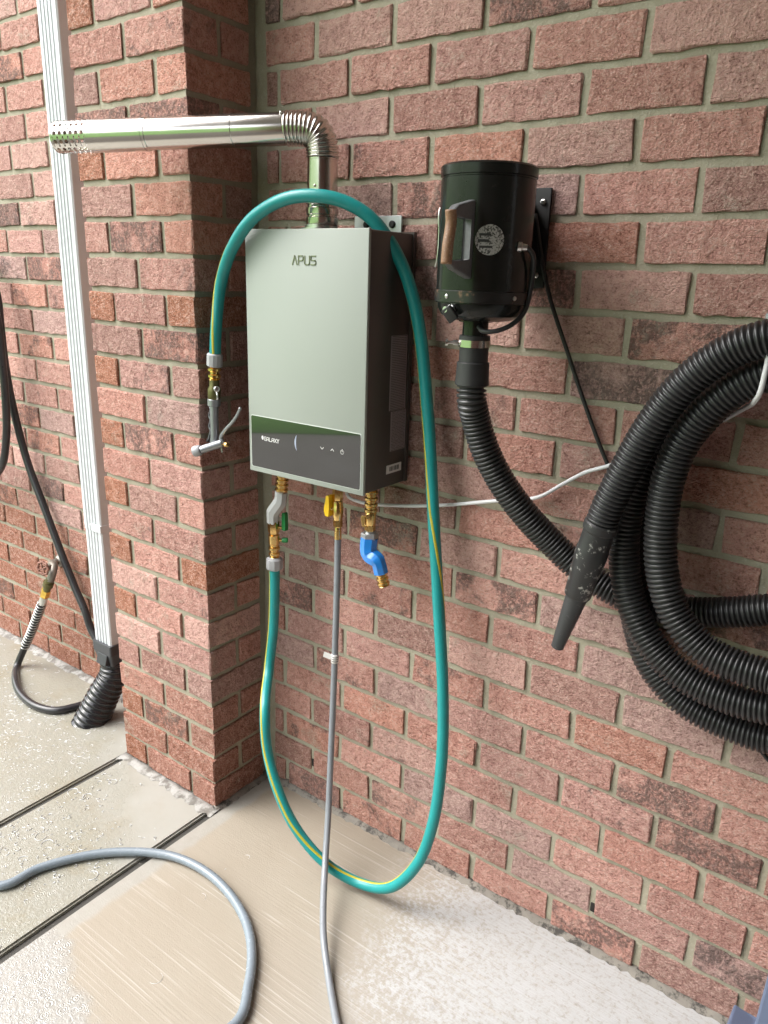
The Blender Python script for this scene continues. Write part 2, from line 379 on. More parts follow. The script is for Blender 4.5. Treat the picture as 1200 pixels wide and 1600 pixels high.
def plen(path): return sum((b - a).length for a, b in zip(path, path[1:]))
def frames(path, up=Vector((0.1, -1, 0.2))):
    T = []
    for i in range(len(path)):
        a = path[max(i - 1, 0)]; b = path[min(i + 1, len(path) - 1)]
        t = (b - a); t = t.normalized() if t.length > 1e-9 else (T[-1] if T else Vector((0, 0, 1))); T.append(t)
    n = (up - T[0] * up.dot(T[0])).normalized(); F = []
    for i, t in enumerate(T):
        if i:
            n = (n - t * n.dot(t)); n.normalize()
        F.append((t, n.copy(), t.cross(n)))
    return F
def tube(name, path, r, seg=12, caps=True, smooth=True, sharp=None, hollow=False):
    R = r if callable(r) else (lambda i: r)
    if isinstance(r, (list, tuple)): R = lambda i: r[i]
    F = frames(path); v = []; f = []
    for i, (p, (t, n, b)) in enumerate(zip(path, F)):
        for k in range(seg):
            a = 2 * math.pi * k / seg; v.append(p + (n * math.cos(a) + b * math.sin(a)) * R(i))
    for i in range(len(path) - 1):
        for k in range(seg):
            k2 = (k + 1) % seg; f.append((i * seg + k, i * seg + k2, (i + 1) * seg + k2, (i + 1) * seg + k))
    if caps:
        f.append(tuple(range(seg))[::-1]); f.append(tuple((len(path) - 1) * seg + k for k in range(seg)))
    me = pydata(name, v, f, smooth)
    if sharp: smooth_angle(me, sharp)
    return me
def lathe(name, prof, a, b, seg=20, sharp=32):
    """prof: (t along a->b in metres or fraction, radius); axis from a to b"""
    a = Vector(a); b = Vector(b); ax = (b - a); ln = ax.length; ax.normalize()
    path = [a + ax * (t * ln) for t, r in prof]; rad = [max(r, 1e-5) for t, r in prof]
    n = Vector((0.13, -1, 0.21)); n = (n - ax * n.dot(ax)).normalized(); bb = ax.cross(n); v = []; f = []
    for p, r in zip(path, rad):
        for k in range(seg):
            an = 2 * math.pi * k / seg; v.append(p + (n * math.cos(an) + bb * math.sin(an)) * r)
    for i in range(len(path) - 1):
        for k in range(seg):
            k2 = (k + 1) % seg; f.append((i * seg + k, i * seg + k2, (i + 1) * seg + k2, (i + 1) * seg + k))
    f.append(tuple(range(seg))[::-1]); f.append(tuple((len(path) - 1) * seg + k for k in range(seg)))
    return smooth_angle(pydata(name, v, f), sharp)
def ribs(r, n, amp):
    """a knurled / ridged sleeve profile along 0..1"""
    out = [(0, r * 0.92)]
    for i in range(n):
        a = i / n; w = 1 / n
        out += [(a + 0.05 * w, r - amp), (a + 0.25 * w, r), (a + 0.6 * w, r), (a + 0.8 * w, r - amp)]
    out.append((1, r * 0.92)); return out
def prism(name, poly, d0, d1, axis='y', bev=0.0):
    """polygon in two coordinates extruded along the third axis"""
    mk = {'y': lambda p, d: (p[0], d, p[1]), 'x': lambda p, d: (d, p[0], p[1]), 'z': lambda p, d: (p[0], p[1], d)}[axis]
    bm = bmesh.new(); va = [bm.verts.new(mk(p, d0)) for p in poly]; vb = [bm.verts.new(mk(p, d1)) for p in poly]
    bm.faces.new(va); bm.faces.new(vb[::-1]); n = len(poly)
    for i in range(n): bm.faces.new((va[i], vb[i], vb[(i + 1) % n], va[(i + 1) % n]))
    if bev: bmesh.ops.bevel(bm, geom=bm.edges[:], offset=bev, segments=2, affect='EDGES', profile=0.5)
    return from_bm(name, bm)
def join_me(name, meshes):
    bm = bmesh.new()
    for m in meshes: bm.from_mesh(m)
    me = bpy.data.meshes.new(name); bm.to_mesh(me); bm.free(); return me
def sphere(name, c, r, sx=1, sy=1, sz=1, u=14, v=8):
    bm = bmesh.new(); bmesh.ops.create_uvsphere(bm, u_segments=u, v_segments=v, radius=r)
    for p in bm.verts: p.co = Vector((p.co.x * sx + c[0], p.co.y * sy + c[1], p.co.z * sz + c[2]))
    return from_bm(name, bm, True)
def rounded(poly_r, w, h, n=4):
    out = []
    for cx, cz, a0 in ((w / 2 - poly_r, h / 2 - poly_r, 0), (-w / 2 + poly_r, h / 2 - poly_r, 90), (-w / 2 + poly_r, -h / 2 + poly_r, 180), (w / 2 - poly_r, -h / 2 + poly_r, 270)):
        for i in range(n + 1):
            a = math.radians(a0 + 90 * i / n); out.append((cx + poly_r * math.cos(a), cz + poly_r * math.sin(a)))
    return out

# ------------------------------------------------------------------ brickwork
_bm_cache = {}
def brick_mesh(l, d, h, var):
    key = (round(l, 3), round(d, 3), round(h, 3), var)
    if key in _bm_cache: return _bm_cache[key]
    r = random.Random(hash(key) & 0xffff)
    bm = bmesh.new(); bmesh.ops.create_cube(bm, size=1)
    for v in bm.verts: v.co = Vector((v.co.x * l, v.co.y * d, v.co.z * h))
    bmesh.ops.bevel(bm, geom=bm.edges[:], offset=0.0022, segments=1, affect='EDGES')
    ln = max(l, d); n = Vector((1, 0, 0)) if l > d else Vector((0, 1, 0)); cuts = 7 if ln > 0.15 else 3 if ln > 0.07 else 1
    for i in range(cuts):
        bmesh.ops.bisect_plane(bm, geom=bm.verts[:] + bm.edges[:] + bm.faces[:], plane_co=n * (ln * ((i + 1) / (cuts + 1) - 0.5) + r.uniform(-0.006, 0.006)), plane_no=n)
    for v in bm.verts: v.co += Vector((r.uniform(-1, 1) * 0.0022, r.uniform(-1, 1) * 0.0014, r.uniform(-1, 1) * 0.0022))
    me = from_bm('brick', bm); me.materials.append(M['brick']); _bm_cache[key] = me
    return me
PAL = [(0.56, 0.29, 0.238), (0.585, 0.312, 0.26), (0.525, 0.258, 0.207), (0.60, 0.352, 0.302), (0.53, 0.29, 0.25), (0.47, 0.245, 0.205), (0.48, 0.30, 0.268), (0.565, 0.272, 0.207), (0.41, 0.23, 0.195), (0.55, 0.285, 0.235)]
def add_brick(parent, x0, x1, y0, y1, row, var=None, col=None, blotch=None, wet=0.0, stuff=None):
    hh = 0.0668; zc = (22 - row) * H + H / 2 + RND.uniform(-0.0008, 0.0008)
    if col is None: col = RND.choice(PAL)
    k = RND.uniform(0.90, 1.10); col = tuple(c * k for c in col)
    if wet: col = tuple(a * (1 - wet) + b * wet for a, b in zip(col, (0.30, 0.118, 0.068)))
    if blotch is None: blotch = RND.choice([0.0, 0.05, 0.1, 0.15, 0.2, 0.3, 0.35, 0.45, 0.6, 0.8]) 
    me = brick_mesh(x1 - x0, y1 - y0, hh, RND.randrange(8) if var is None else var)
    if stuff is not None:
        stuff.append((me, Vector(((x0 + x1) / 2, (y0 + y1) / 2, zc)))); return
    o = bpy.data.objects.new('brick', me); C.objects.link(o); o.parent = parent
    o.location = Vector(((x0 + x1) / 2, (y0 + y1) / 2 + RND.uniform(-0.0018, 0.0018), zc)) - wloc(parent)
    o.rotation_euler = (RND.uniform(-.004, .004), RND.uniform(-.004, .004), RND.uniform(-.006, .006))
    o.color = (*col, blotch)
    return o
OFF = {-1: -0.028, 0: -0.068, 1: -0.051, 2: -0.05, 3: 0.016, 4: 0.091, 5: 0.063, 6: 0.071, 7: 0.078, 8: 0.081, 9: 0.038, 10: 0.085, 11: -0.012, 12: 0.008, 13: -0.004, 14: -0.01, 15: -0.043, 16: -0.016, 17: -0.011, 18: -0.057, 19: -0.051, 20: -0.061, 21: -0.051, 22: -0.02}
J = 0.0135                    # mortar joint
TOPROW = -16                  # courses go on to the roof
def coursed_wall(root, xa, xb, split_x, split_row, wetfn):
    rest = []
    for row in range(TOPROW, 23):
        off = OFF.get(row, 0.0); base = 0.0 if row % 2 == 0 else 0.5
        xs = [xa]
        k = math.floor(xa / L) - 1
        while True:
            x = (k + base + off) * L + RND.uniform(-0.002, 0.002)
            if x > xb - 0.03: break
            if x > xa + 0.03: xs.append(x)
            k += 1
        xs.append(xb)
        for a, b in zip(xs, xs[1:]):
            a2 = a + (J / 2 if a > xa else 0); b2 = b - (J / 2 if b < xb else 0)
            a2 = round(a2, 3); b2 = round(b2, 3)
            vis = row >= split_row and split_x[0] <= (a + b) / 2 <= split_x[1]
            add_brick(root, a2, b2, 0.0, 0.06, row, wet=wetfn((a + b) / 2, (22.5 - row) * H), stuff=None if vis else rest)
    if rest:
        v = []; f = []
        for me, p in rest:
            n0 = len(v); v += [q.co + p for q in me.vertices]; f += [tuple(i + n0 for i in pl.vertices) for pl in me.polygons]
        link('brick_courses', pydata('brick_courses', v, f), M['brick'], root, 'stuff').color = (0.31, 0.13, 0.1, 0.2)
ZT = (22 - TOPROW + 1) * H
wall = thing('brick_wall', (0.6, 0, 0), 'long red brick wall carrying the water heater and the black blower', 'brick wall', 'brickwork of the house')
link('mortar', box_me('mortar', PX1 - 0.06, 2.3, 0.0055, 0.16, -0.05, ZT), M['mortar'], wall)
coursed_wall(wall, -0.251, 2.2, (-1, 1.34), -3, lambda x, z: 0.25 if z < 0.2 and x < 0.5 else 0.0)
wall2 = thing('brick_wall', (-1.3, 0, 0), 'red brick wall left of the pillar with the outdoor tap on it', 'brick wall', 'brickwork of the house')
link('mortar', box_me('mortar', -3.2, PX0 + 0.06, 0.0055, 0.16, -0.05, ZT), M['mortar'], wall2)
coursed_wall(wall2, -3.1, PX0 - 0.006, (-2.15, -0.6), -5, lambda x, z: max(0.0, min(1.0, (0.62 - z - (x + 1.2) * 0.25) / 0.16)) * 0.85)
pillar = thing('brick_pillar', (-0.479, -0.1, 0), 'projecting red brick pillar between the white downspout and the water heater', 'pillar', 'brickwork of the house')
link('mortar', box_me('mortar', PX0 + 0.0055, PX1 - 0.0055, PY + 0.0055, 0.005, -0.05, ZT), M['mortar'], pillar)
xm = (PX0 + PX1) / 2
for row in range(TOPROW, 23):
    z = (22.5 - row) * H; w = max(0.0, min(1.0, (0.42 - z) / 0.2)) * 0.7
    hd = 0.092
    def hc(p):   # brick ends are smooth and orange on many headers
        return (0.40, 0.17, 0.105) if RND.random() < p else None
    if row % 2 == 0:
        add_brick(pillar, PX0, PX0 + hd, PY, -0.006, row, col=hc(0.85) , blotch=0.0, wet=w)
        add_brick(pillar, PX0 + hd + J, PX1 - hd - J, PY, PY + 0.09, row, wet=w)
        add_brick(pillar, PX1 - hd, PX1, PY, -0.018, row, col=hc(0.3), blotch=0.05, wet=w)
    else:
        add_brick(pillar, PX0, xm - J / 2, PY, PY + 0.092, row, wet=w)
        add_brick(pillar, xm + J / 2, PX1, PY, PY + 0.092, row, wet=w)
        add_brick(pillar, PX0, PX0 + 0.15, PY + 0.092 + J, -0.006, row, wet=w, blotch=0.0)
        add_brick(pillar, PX1 - 0.15, PX1, PY + 0.092 + J, -0.018, row, wet=w, blotch=0.0)
def fillet(name, path, wfun, hfun, outw, m, parent, n=60, seed=0):
    """irregular low wedge of mortar along a wall foot"""
    P = resample([Vector(p) for p in path], plen([Vector(p) for p in path]) / n); v = []; f = []
    o = Vector(outw)
    for i, p in enumerate(P):
        nz = mnoise.noise(Vector((i * 0.35 + seed, seed * 1.7, 0))); n2 = mnoise.noise(Vector((i * 0.9, seed, 4)))
        w = wfun * (1 + 0.5 * nz + 0.35 * n2); h = hfun * (1 + 0.35 * n2 - 0.2 * nz)
        v += [p - o * 0.004, p + Vector((0, 0, h)) - o * 0.004, p + o * (w * 0.45) + Vector((0, 0, h * 0.55)), p + o * w + Vector((0, 0, -0.001))]
    for i in range(len(P) - 1):
        for k in range(3): f.append((i * 4 + k, i * 4 + k + 1, i * 4 + k + 5, i * 4 + k + 4))
    return link(name, pydata(name, v, f, True), m, parent)
fillet('mortar_bed', [(PX1 + 0.002, 0.004, 0), (2.2, 0.004, 0)], 0.022, 0.011, (0, -1, 0), M['dirt'], wall, 200, 3)
fillet('lime_crust', [(PX0 - 0.01, PY + 0.001, 0.001), (PX1 + 0.012, PY + 0.001, 0.001)], 0.030, 0.0045, (0, -1, 0), M['crust'], pillar, 60, 8)
fillet('mortar_bed', [(PX1 - 0.001, PY - 0.005, 0), (PX1 - 0.001, 0, 0)], 0.016, 0.012, (1, 0, 0), M['dirt'], pillar, 30, 5)
fillet('lime_crust', [(-3.0, 0.002, 0.001), (PX0, 0.002, 0.001)], 0.030, 0.007, (0, -1, 0), M['crust'], wall2, 160, 11)
for (x, z) in ((-0.1100, 0.1109), (0.7022, 0.1023)):
    link('weep_hole', box_me('weep_hole', x - 0.006, x + 0.006, 0.003, 0.03, z - 0.012, z + 0.012, 0.002), M['dark'], wall)  # solid black block in the joint; the hole's shade is its colour

# ------------------------------------------------------------------ ground
def sheet(name, poly, z, m, th=0.1, bev=0.0):
    bm = bmesh.new(); va = [bm.verts.new((x, y, z)) for x, y in poly]; vb = [bm.verts.new((x, y, z - th)) for x, y in poly]
    bm.faces.new(va); bm.faces.new(vb[::-1]); n = len(poly)
    for i in range(n): bm.faces.new((va[i], vb[i], vb[(i + 1) % n], va[(i + 1) % n]))
    if bev:
        top = [e for e in bm.edges if all(abs(v.co.z - z) < 1e-6 for v in e.verts)]
        bmesh.ops.bevel(bm, geom=top, offset=bev, segments=2, affect='EDGES')
    return tag(link(name, from_bm(name, bm), m), kind='structure')
sheet('porch_floor', [(-0.274, 0.1), (-0.274, -1.75), (5.9, -1.75), (5.9, 0.1)], 0.0, M['porch'], 0.1, 0.005)
sheet('concrete_strip', [(-0.672, 0.1), (-0.672, -1.75), (-0.297, -1.75), (-0.297, 0.1)], -0.001, M['wet'], 0.1, 0.005)
sheet('wet_slab', [(-3.0, 0.1), (-3.0, -1.75), (-0.688, -1.75), (-0.688, 0.1)], 0.0, M['wet'], 0.1, 0.005)
sheet('joint_filler', [(-0.299, 0.0), (-0.299, -1.75), (-0.270, -1.75), (-0.270, 0.0)], -0.013, M['joint'], 0.05)
sheet('joint_filler', [(-0.690, 0.0), (-0.690, -1.75), (-0.670, -1.75), (-0.670, 0.0)], -0.010, M['joint'], 0.05)
sheet('driveway', [(-60, 60), (-60, -60), (60, -60), (60, 60)], -0.025, M['asphalt'], 0.2)
def bank():
    # the lawn starts at the driveway edge and climbs away from the house
    e0, e1 = Vector((-40, 22.85, 0)), Vector((6.0, -11.4, 0)); e0 = Vector((-3.97 - 0.8025 * 45, -3.93 + 0.597 * 45, 0)); e1 = Vector((-3.97 + 0.8025 * 30, -3.93 - 0.597 * 30, 0))
    nrm = Vector((-0.597, -0.8025, 0)); v = []; f = []; NU, rows = 60, [(0, -0.10), (0, -0.012), (1.2, 0.10), (3, 0.5), (5, 1.5), (8, 3.2), (12, 5.2), (18, 7.2), (30, 8.6), (60, 9.5)]
    for d, z in rows:
        for i in range(NU + 1):
            p = e0.lerp(e1, i / NU) + nrm * d; k = mnoise.noise(p * 0.25) * 0.12 * min(d, 3) + (mnoise.noise(p * 2.0) * 0.05 if d == 0 else 0)
            q = p + nrm * (mnoise.noise(p * 1.3) * 0.05 if d == 0 else 0); v.append((q.x, q.y, z + (k if d > 0 else 0)))
    for r_ in range(len(rows) - 1):
        for i in range(NU): a = r_ * (NU + 1) + i; f.append((a, a + 1, a + NU + 2, a + NU + 1))
    tag(link('lawn', pydata('lawn', v, f, True), M['lawn']), kind='structure')
bank()

# sky glints on rain ripples, modelled as near-white arcs on the wet slabs
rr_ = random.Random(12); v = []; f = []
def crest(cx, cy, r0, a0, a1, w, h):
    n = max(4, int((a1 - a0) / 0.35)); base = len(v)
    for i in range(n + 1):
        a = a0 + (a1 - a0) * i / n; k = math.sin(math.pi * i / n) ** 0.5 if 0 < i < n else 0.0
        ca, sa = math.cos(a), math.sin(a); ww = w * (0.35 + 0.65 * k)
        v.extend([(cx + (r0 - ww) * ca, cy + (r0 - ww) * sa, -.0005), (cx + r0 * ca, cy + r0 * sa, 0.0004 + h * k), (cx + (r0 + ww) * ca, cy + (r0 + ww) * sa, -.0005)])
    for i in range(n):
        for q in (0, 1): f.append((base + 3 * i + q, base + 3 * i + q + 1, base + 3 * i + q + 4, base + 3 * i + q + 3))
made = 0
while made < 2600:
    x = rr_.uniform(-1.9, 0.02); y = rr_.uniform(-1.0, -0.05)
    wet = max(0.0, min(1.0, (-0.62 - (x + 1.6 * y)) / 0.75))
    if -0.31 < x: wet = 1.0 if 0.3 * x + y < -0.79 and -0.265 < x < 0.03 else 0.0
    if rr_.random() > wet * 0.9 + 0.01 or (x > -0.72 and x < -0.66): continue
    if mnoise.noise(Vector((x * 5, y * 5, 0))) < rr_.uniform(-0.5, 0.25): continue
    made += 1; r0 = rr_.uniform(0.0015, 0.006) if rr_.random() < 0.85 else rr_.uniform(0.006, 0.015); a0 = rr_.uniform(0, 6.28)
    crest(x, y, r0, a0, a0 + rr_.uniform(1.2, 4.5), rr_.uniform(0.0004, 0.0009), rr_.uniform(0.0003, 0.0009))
tag(link('ripple_glints', pydata('ripple_glints', v, f, True), M['water']), kind='stuff')

# porch enclosure (outside the frame; it shades the wall)
roof = thing('porch_roof', (2.5, -3, ZT + 0.02), 'flat porch roof over the brick wall and its floor', 'roof')
link('roof_slab', box_me('roof_slab', -0.40, 6.3, -3.7, 0.3, ZT + 0.002, ZT + 0.2), M['soffit'], roof)
eave = link('fascia_board', box_me('fascia_board', -0.43, -0.402, -3.7, 0.3, ZT - 0.10, ZT + 0.22), M['white'], roof)
end = thing('brick_wall', (6.0, -1.7, 0), 'plain brick end wall closing the far right of the porch', 'brick wall')
link('wall_face', box_me('wall_face', 5.9, 6.1, -3.5, 0.16, -0.05, ZT), M['farbrick'], end)
shade_wall = thing('brick_wall', (4.0, -3.6, 0), 'unseen plain brick wall added behind the viewer to shade the pillar side', 'brick wall')
link('wall_face', box_me('wall_face', 0.7, 6.1, -3.7, -3.5, -0.05, ZT), M['farbrick'], shade_wall)  # unseen wall, added to keep the pillar's side face dark

# ------------------------------------------------------------------ water heater
HX0, HX1, HY, HB, HZ0, HZ1 = -0.158, 0.172, -0.165, -0.012, 0.975, 1.497
heater = thing('water_heater', ((HX0 + HX1) / 2, -0.09, HZ0), 'tankless water heater with pale grey front and dark glass display on brick wall', 'water heater')
link('casing', box_me('casing', HX0 + 0.002, HX1 - 0.001, HY + 0.0075, HB, HZ0 + 0.003, HZ1 - 0.002, 0.003, 2), M['casing'], heater)
# back flange of the casing
link('back_flange', box_me('back_flange', HX0 - 0.001, HX1 + 0.002, HB - 0.006, HB + 0.004, HZ0 + 0.004, HZ1 + 0.001), M['casing'], heater)
link('front_panel', box_me('front_panel', HX0, HX1, HY, HY + 0.0075, HZ0, HZ1, 0.0016, 2), M['panel'], heater)
GX0, GX1, GZ0, GZ1 = HX0 + 0.0085, HX1 - 0.009, HZ0 + 0.0125, HZ0 + 0.129
def rrect(cx, cz, w, h, r, n=4): return [(cx + a, cz + b) for a, b in rounded(r, w, h, n)]
gcx, gcz, gw, gh = (GX0 + GX1) / 2, (GZ0 + GZ1) / 2, GX1 - GX0, GZ1 - GZ0
trim = link('display_trim', prism('display_trim', rrect(gcx, gcz, gw + 0.003, gh + 0.003, 0.0045), HY - 0.0006, HY + 0.002), M['trim'], heater)
glass = link('display_glass', prism('display_glass', rrect(gcx, gcz, gw, gh, 0.0035), HY - 0.0012, HY + 0.002), M['glass'], heater)
def strokes(name, segs, w, y, d, m, parent):
    """flat raised strokes on the front: list of polylines in (x, z)"""
    v = []; f = []
    for pl in segs:
        for (a, b) in zip(pl, pl[1:]):
            a = Vector(a); b = Vector(b); t = (b - a).normalized(); n = Vector((-t.y, t.x)) * w / 2; a2 = a - t * w * .4; b2 = b + t * w * .4
            n0 = len(v)
            for q in (a2 + n, b2 + n, b2 - n, a2 - n): v.append((q.x, y, q.y))
            for q in (a2 + n, b2 + n, b2 - n, a2 - n): v.append((q.x, y - d, q.y))
            f += [(n0 + 4, n0 + 5, n0 + 6, n0 + 7)] + [(n0 + i, n0 + (i + 1) % 4, n0 + 4 + (i + 1) % 4, n0 + 4 + i) for i in range(4)]
    me = pydata(name, v, f); bm = bmesh.new(); bm.from_mesh(me); bmesh.ops.recalc_face_normals(bm, faces=bm.faces); bm.to_mesh(me); bm.free()
    return link(name, me, m, parent)
GL = {'A': [[(0, 0), (.5, 1), (1, 0)]], 'P': [[(0, 0), (0, 1), (.85, 1), (1, .85), (1, .6), (.85, .45), (0, .45)]],
      'U': [[(0, 1), (0, .15), (.15, 0), (.85, 0), (1, .15), (1, 1)]], 'S': [[(1, 1), (.12, 1), (0, .88), (0, .62), (.12, .5), (.88, .5), (1, .38), (1, .12), (.88, 0), (0, 0)]],
      'G': [[(1, 1), (.1, 1), (0, .9), (0, .1), (.1, 0), (1, 0), (1, .5), (.5, .5)]], 'L': [[(0, 1), (0, 0), (1, 0)]], 'a': [[(0, 0), (0, .85), (.15, 1), (.85, 1), (1, .85), (1, 0)], [(0, .4), (1, .4)]],
      'X': [[(0, 0), (1, 1)], [(0, 1), (1, 0)]], 'Y': [[(0, 1), (.5, .45), (1, 1)], [(.5, .45), (.5, 0)]]}
def word(name, txt, x, z, cw, ch, gap, w, y, d, m, parent):
    segs = []
    for i, c in enumerate(txt):
        for pl in GL[c]: segs.append([(x + i * (cw + gap) + p[0] * cw, z + p[1] * ch) for p in pl])
    return strokes(name, segs, w, y, d, m, parent)
ax, az = -0.0222, 1.4289
word('logo_lettering', 'APUS', ax, az, 0.0125, 0.0165, 0.0042, 0.0021, HY, 0.0012, M['chrome'], heater)
gx, gz = -0.1091, 1.0519
yg = HY - 0.0012
word('display_lettering', 'GaLaXY', gx, gz, 0.0056, 0.0078, 0.0022, 0.0014, yg, 0.0003, M['print'], glass)
ex, ez = gx - 0.0055, gz + 0.0052
strokes('display_emblem', [[(ex - .0022, ez - .001), (ex + .0022, ez - .001)], [(ex - .0022, ez + .0012), (ex + .0022, ez + .0012)], [(ex - .001, ez + .0032), (ex + .001, ez + .0032)], [(ex - .0005, ez - .0032), (ex + .0012, ez - .0032)]], 0.0020, yg, 0.0003, M['print'], glass)
def icon(px, pz, pls): strokes('touch_icon', [[(px + a, pz + b) for a, b in pl] for pl in pls], 0.0011, yg, 0.0003, M['print'], glass)
icon(0.0605, 1.0592, [[(-.004, .003), (0, -.0012), (.004, .003)]])
icon(0.0887, 1.0608, [[(-.004, -.002), (0, .0022), (.004, -.002)]])
pw = [(0.0042 * math.sin(math.radians(a)), 0.0042 * math.cos(math.radians(a))) for a in range(40, 321, 20)]
icon(0.1154, 1.0603, [pw, [(0, .0058), (0, .0005)]])
acx, acz = 0.0080, 1.0609
arc = [(acx - 0.026 * math.cos(math.radians(a)), acz + 0.026 * math.sin(math.radians(a))) for a in range(-42, 43, 6)]
v = []; f = []
for i, (x, z) in enumerate(arc):
    k = math.sin(math.pi * i / (len(arc) - 1)); v += [(x, yg - 0.0002, z), (x + 0.0045 * k + 0.0002, yg - 0.0002, z)]
for i in range(len(arc) - 1): f.append((2 * i, 2 * i + 2, 2 * i + 3, 2 * i + 1))
link('display_arc', pydata('display_arc', v, f), M['arc'], glass)  # pale blue crescent on the display glass
# printed labels on the right flank
XS = HX1 - 0.001
def flank(name, y0, y1, z0, z1, m, parent): return link(name, box_me(name, XS - 0.001, XS + 0.0006, y0, y1, z0, z1), m, parent)
flank('data_label', -0.0818, -0.0237, 1.1423, 1.2965, M['label'], heater)
flank('wiring_label', -0.0742, -0.0191, 1.0548, 1.1401, M['label2'], heater)
bl = flank('barcode_label', -0.0848, -0.0299, 1.0067, 1.0254, M['paper'], heater)
by0, by1 = -0.0848, -0.0299; bz0, bz1 = 1.0067, 1.0254
bars = []; yy = by0 + (by1 - by0) * 0.2; rb = random.Random(2)
while yy < by0 + (by1 - by0) * 0.82:
    ww = rb.choice((0.0008, 0.0012, 0.0022)); bars.append(box_me('b', XS + 0.0004, XS + 0.0009, yy, yy + ww, bz0 + (bz1 - bz0) * .25, bz0 + (bz1 - bz0) * .78)); yy += ww + rb.choice((0.0008, 0.0014, 0.002))
link('barcode', join_me('barcode', bars), M['ink'], bl)
# wall bracket above the casing
brk = link('mounting_bracket', box_me('mounting_bracket', 0.012, 0.135, -0.008, -0.004, HZ1 - 0.02, HZ1 + 0.034, 0.001), M['galv'], heater)
for xx in (0.045, 0.112):
    link('bracket_screw', lathe('bracket_screw', [(0, .0075), (.6, .0075), (1, .005)], (xx, -0.008, HZ1 + 0.017), (xx, -0.0125, HZ1 + 0.017), 12), M['blackplate'], brk)
link('flue_collar', lathe('flue_collar', [(0, .042), (.5, .042), (.55, .034), (1, .034)], (-0.002, -0.1, HZ1 - 0.002), (-0.002, -0.1, HZ1 + 0.010), 28), M['steel2'], heater)
link('panel_screw', lathe('panel_screw', [(0, .004), (1, .003)], (-0.055, -0.15, HZ0), (-0.055, -0.15, HZ0 - 0.004), 10), M['steel2'], heater)

# ------------------------------------------------------------------ flue
FV = Vector((0.001, -0.1, 0)); FA = Vector((-0.0606, -0.1400, 1.6853)); FB = Vector((-0.5026, -0.3600, 1.6675))
flue = thing('flue_pipe', (-0.002, -0.1, HZ1 + 0.01), 'shiny stainless flue pipe with ribbed elbow and perforated end above the water heater', 'flue pipe')
zc = HZ1 + 0.008
link('collar_section', lathe('collar_section', [(0, .0315), (.08, .0330), (.30, .0330), (.33, .0306), (.38, .0306), (.41, .0328), (.62, .0328), (.65, .0304), (.72, .0304), (.76, .0330), (.97, .0330), (1, .0315)], (FV.x, FV.y, zc), (FV.x, FV.y, zc + 0.055), 36, 25), M['steel'], flue)
vtop = 1.632
vp = link('vertical_section', lathe('vertical_section', [(0, .0312), (.96, .0303), (.965, .0310), (1, .0310)], (FV.x, FV.y, zc + 0.054), (FV.x, FV.y, vtop), 40, 25), M['steel'], flue)
for px, py in ((493, 290), (483, 316)):
    p = Vector((0.0067, -0.1280, 1.5795)) if px == 493 else Vector((-0.0128, -0.1250, 1.5495)); d = (p - Vector((FV.x, FV.y, p.z))).normalized()
    q = Vector((FV.x, FV.y, p.z)) + d * 0.0305
    link('rivet', lathe('rivet', [(0, .0028), (.5, .0026), (1, .001)], q, q + d * 0.004, 8), M['steel2'], vp)
hd = (FB - FA).normalized()
e0 = Vector((FV.x, FV.y, vtop)); k = 0.056
ctrl = []
for i in range(121):
    t = i / 120; a, b, c, d = e0, e0 + Vector((0, 0, k)), FA - hd * k * 0.95, FA
    ctrl.append(a * (1 - t) ** 3 + b * 3 * t * (1 - t) ** 2 + c * 3 * t * t * (1 - t) + d * t ** 3)
nr = 15; ns = nr * 8
ep = resample(ctrl, plen(ctrl) / ns)
link('ribbed_elbow', tube('ribbed_elbow', ep, lambda i: 0.0300 + 0.0034 * (0.5 - 0.5 * math.cos(2 * math.pi * i / 8)) ** 0.7, 36, True), M['steel'], flue)
def along(t): return FA.lerp(FB, t)
HLEN = (FB - FA).length
j1, j2, j3 = 0.224, 0.60, 0.845        # seams, start of the holes
link('horizontal_section', lathe('horizontal_section', [(0, .0302), (.02, .0305), (.96, .0305), (.97, .0312), (1, .0312)], along(-0.01), along(j1), 44, 25), M['steel'], flue)
link('horizontal_section', lathe('horizontal_section', [(0, .0308), (.96, .0308), (.965, .0318), (1, .0318)], along(j1), along(j2), 44, 25), M['steel'], flue)
v = []; f = []
ax3 = hd; nn = Vector((0, 0, 1)); nn = (nn - ax3 * nn.dot(ax3)).normalized(); bb3 = ax3.cross(nn); RR = 0.0316
def cyl(s, a, r=RR): return FA + ax3 * s + (nn * math.cos(a) + bb3 * math.sin(a)) * r
s0, s1 = j2 * HLEN, j3 * HLEN; NA = 12; NSUB = 4; ncol = 6; cw = (HLEN - 0.004 - s1) / ncol
def quad(p): 
    n0 = len(v); v.extend(p); f.append((n0, n0 + 1, n0 + 2, n0 + 3))
for k in range(NA * NSUB):
    a0, a1 = 2 * math.pi * k / (NA * NSUB), 2 * math.pi * (k + 1) / (NA * NSUB)
    quad([cyl(s0, a0), cyl(s1, a0), cyl(s1, a1), cyl(s0, a1)]); quad([cyl(s0, a0, RR + .0008), cyl(s0 + .004, a0, RR + .0008), cyl(s0 + .004, a1, RR + .0008), cyl(s0, a1, RR + .0008)])
    e1 = HLEN - 0.004
    quad([cyl(e1, a0), cyl(HLEN + .002, a0, RR - .002), cyl(HLEN + .002, a1, RR - .002), cyl(e1, a1)])
    n0 = len(v); v.extend([cyl(HLEN + .002, a0, RR - .002), FA + ax3 * (HLEN + .003), cyl(HLEN + .002, a1, RR - .002)]); f.append((n0, n0 + 1, n0 + 2))
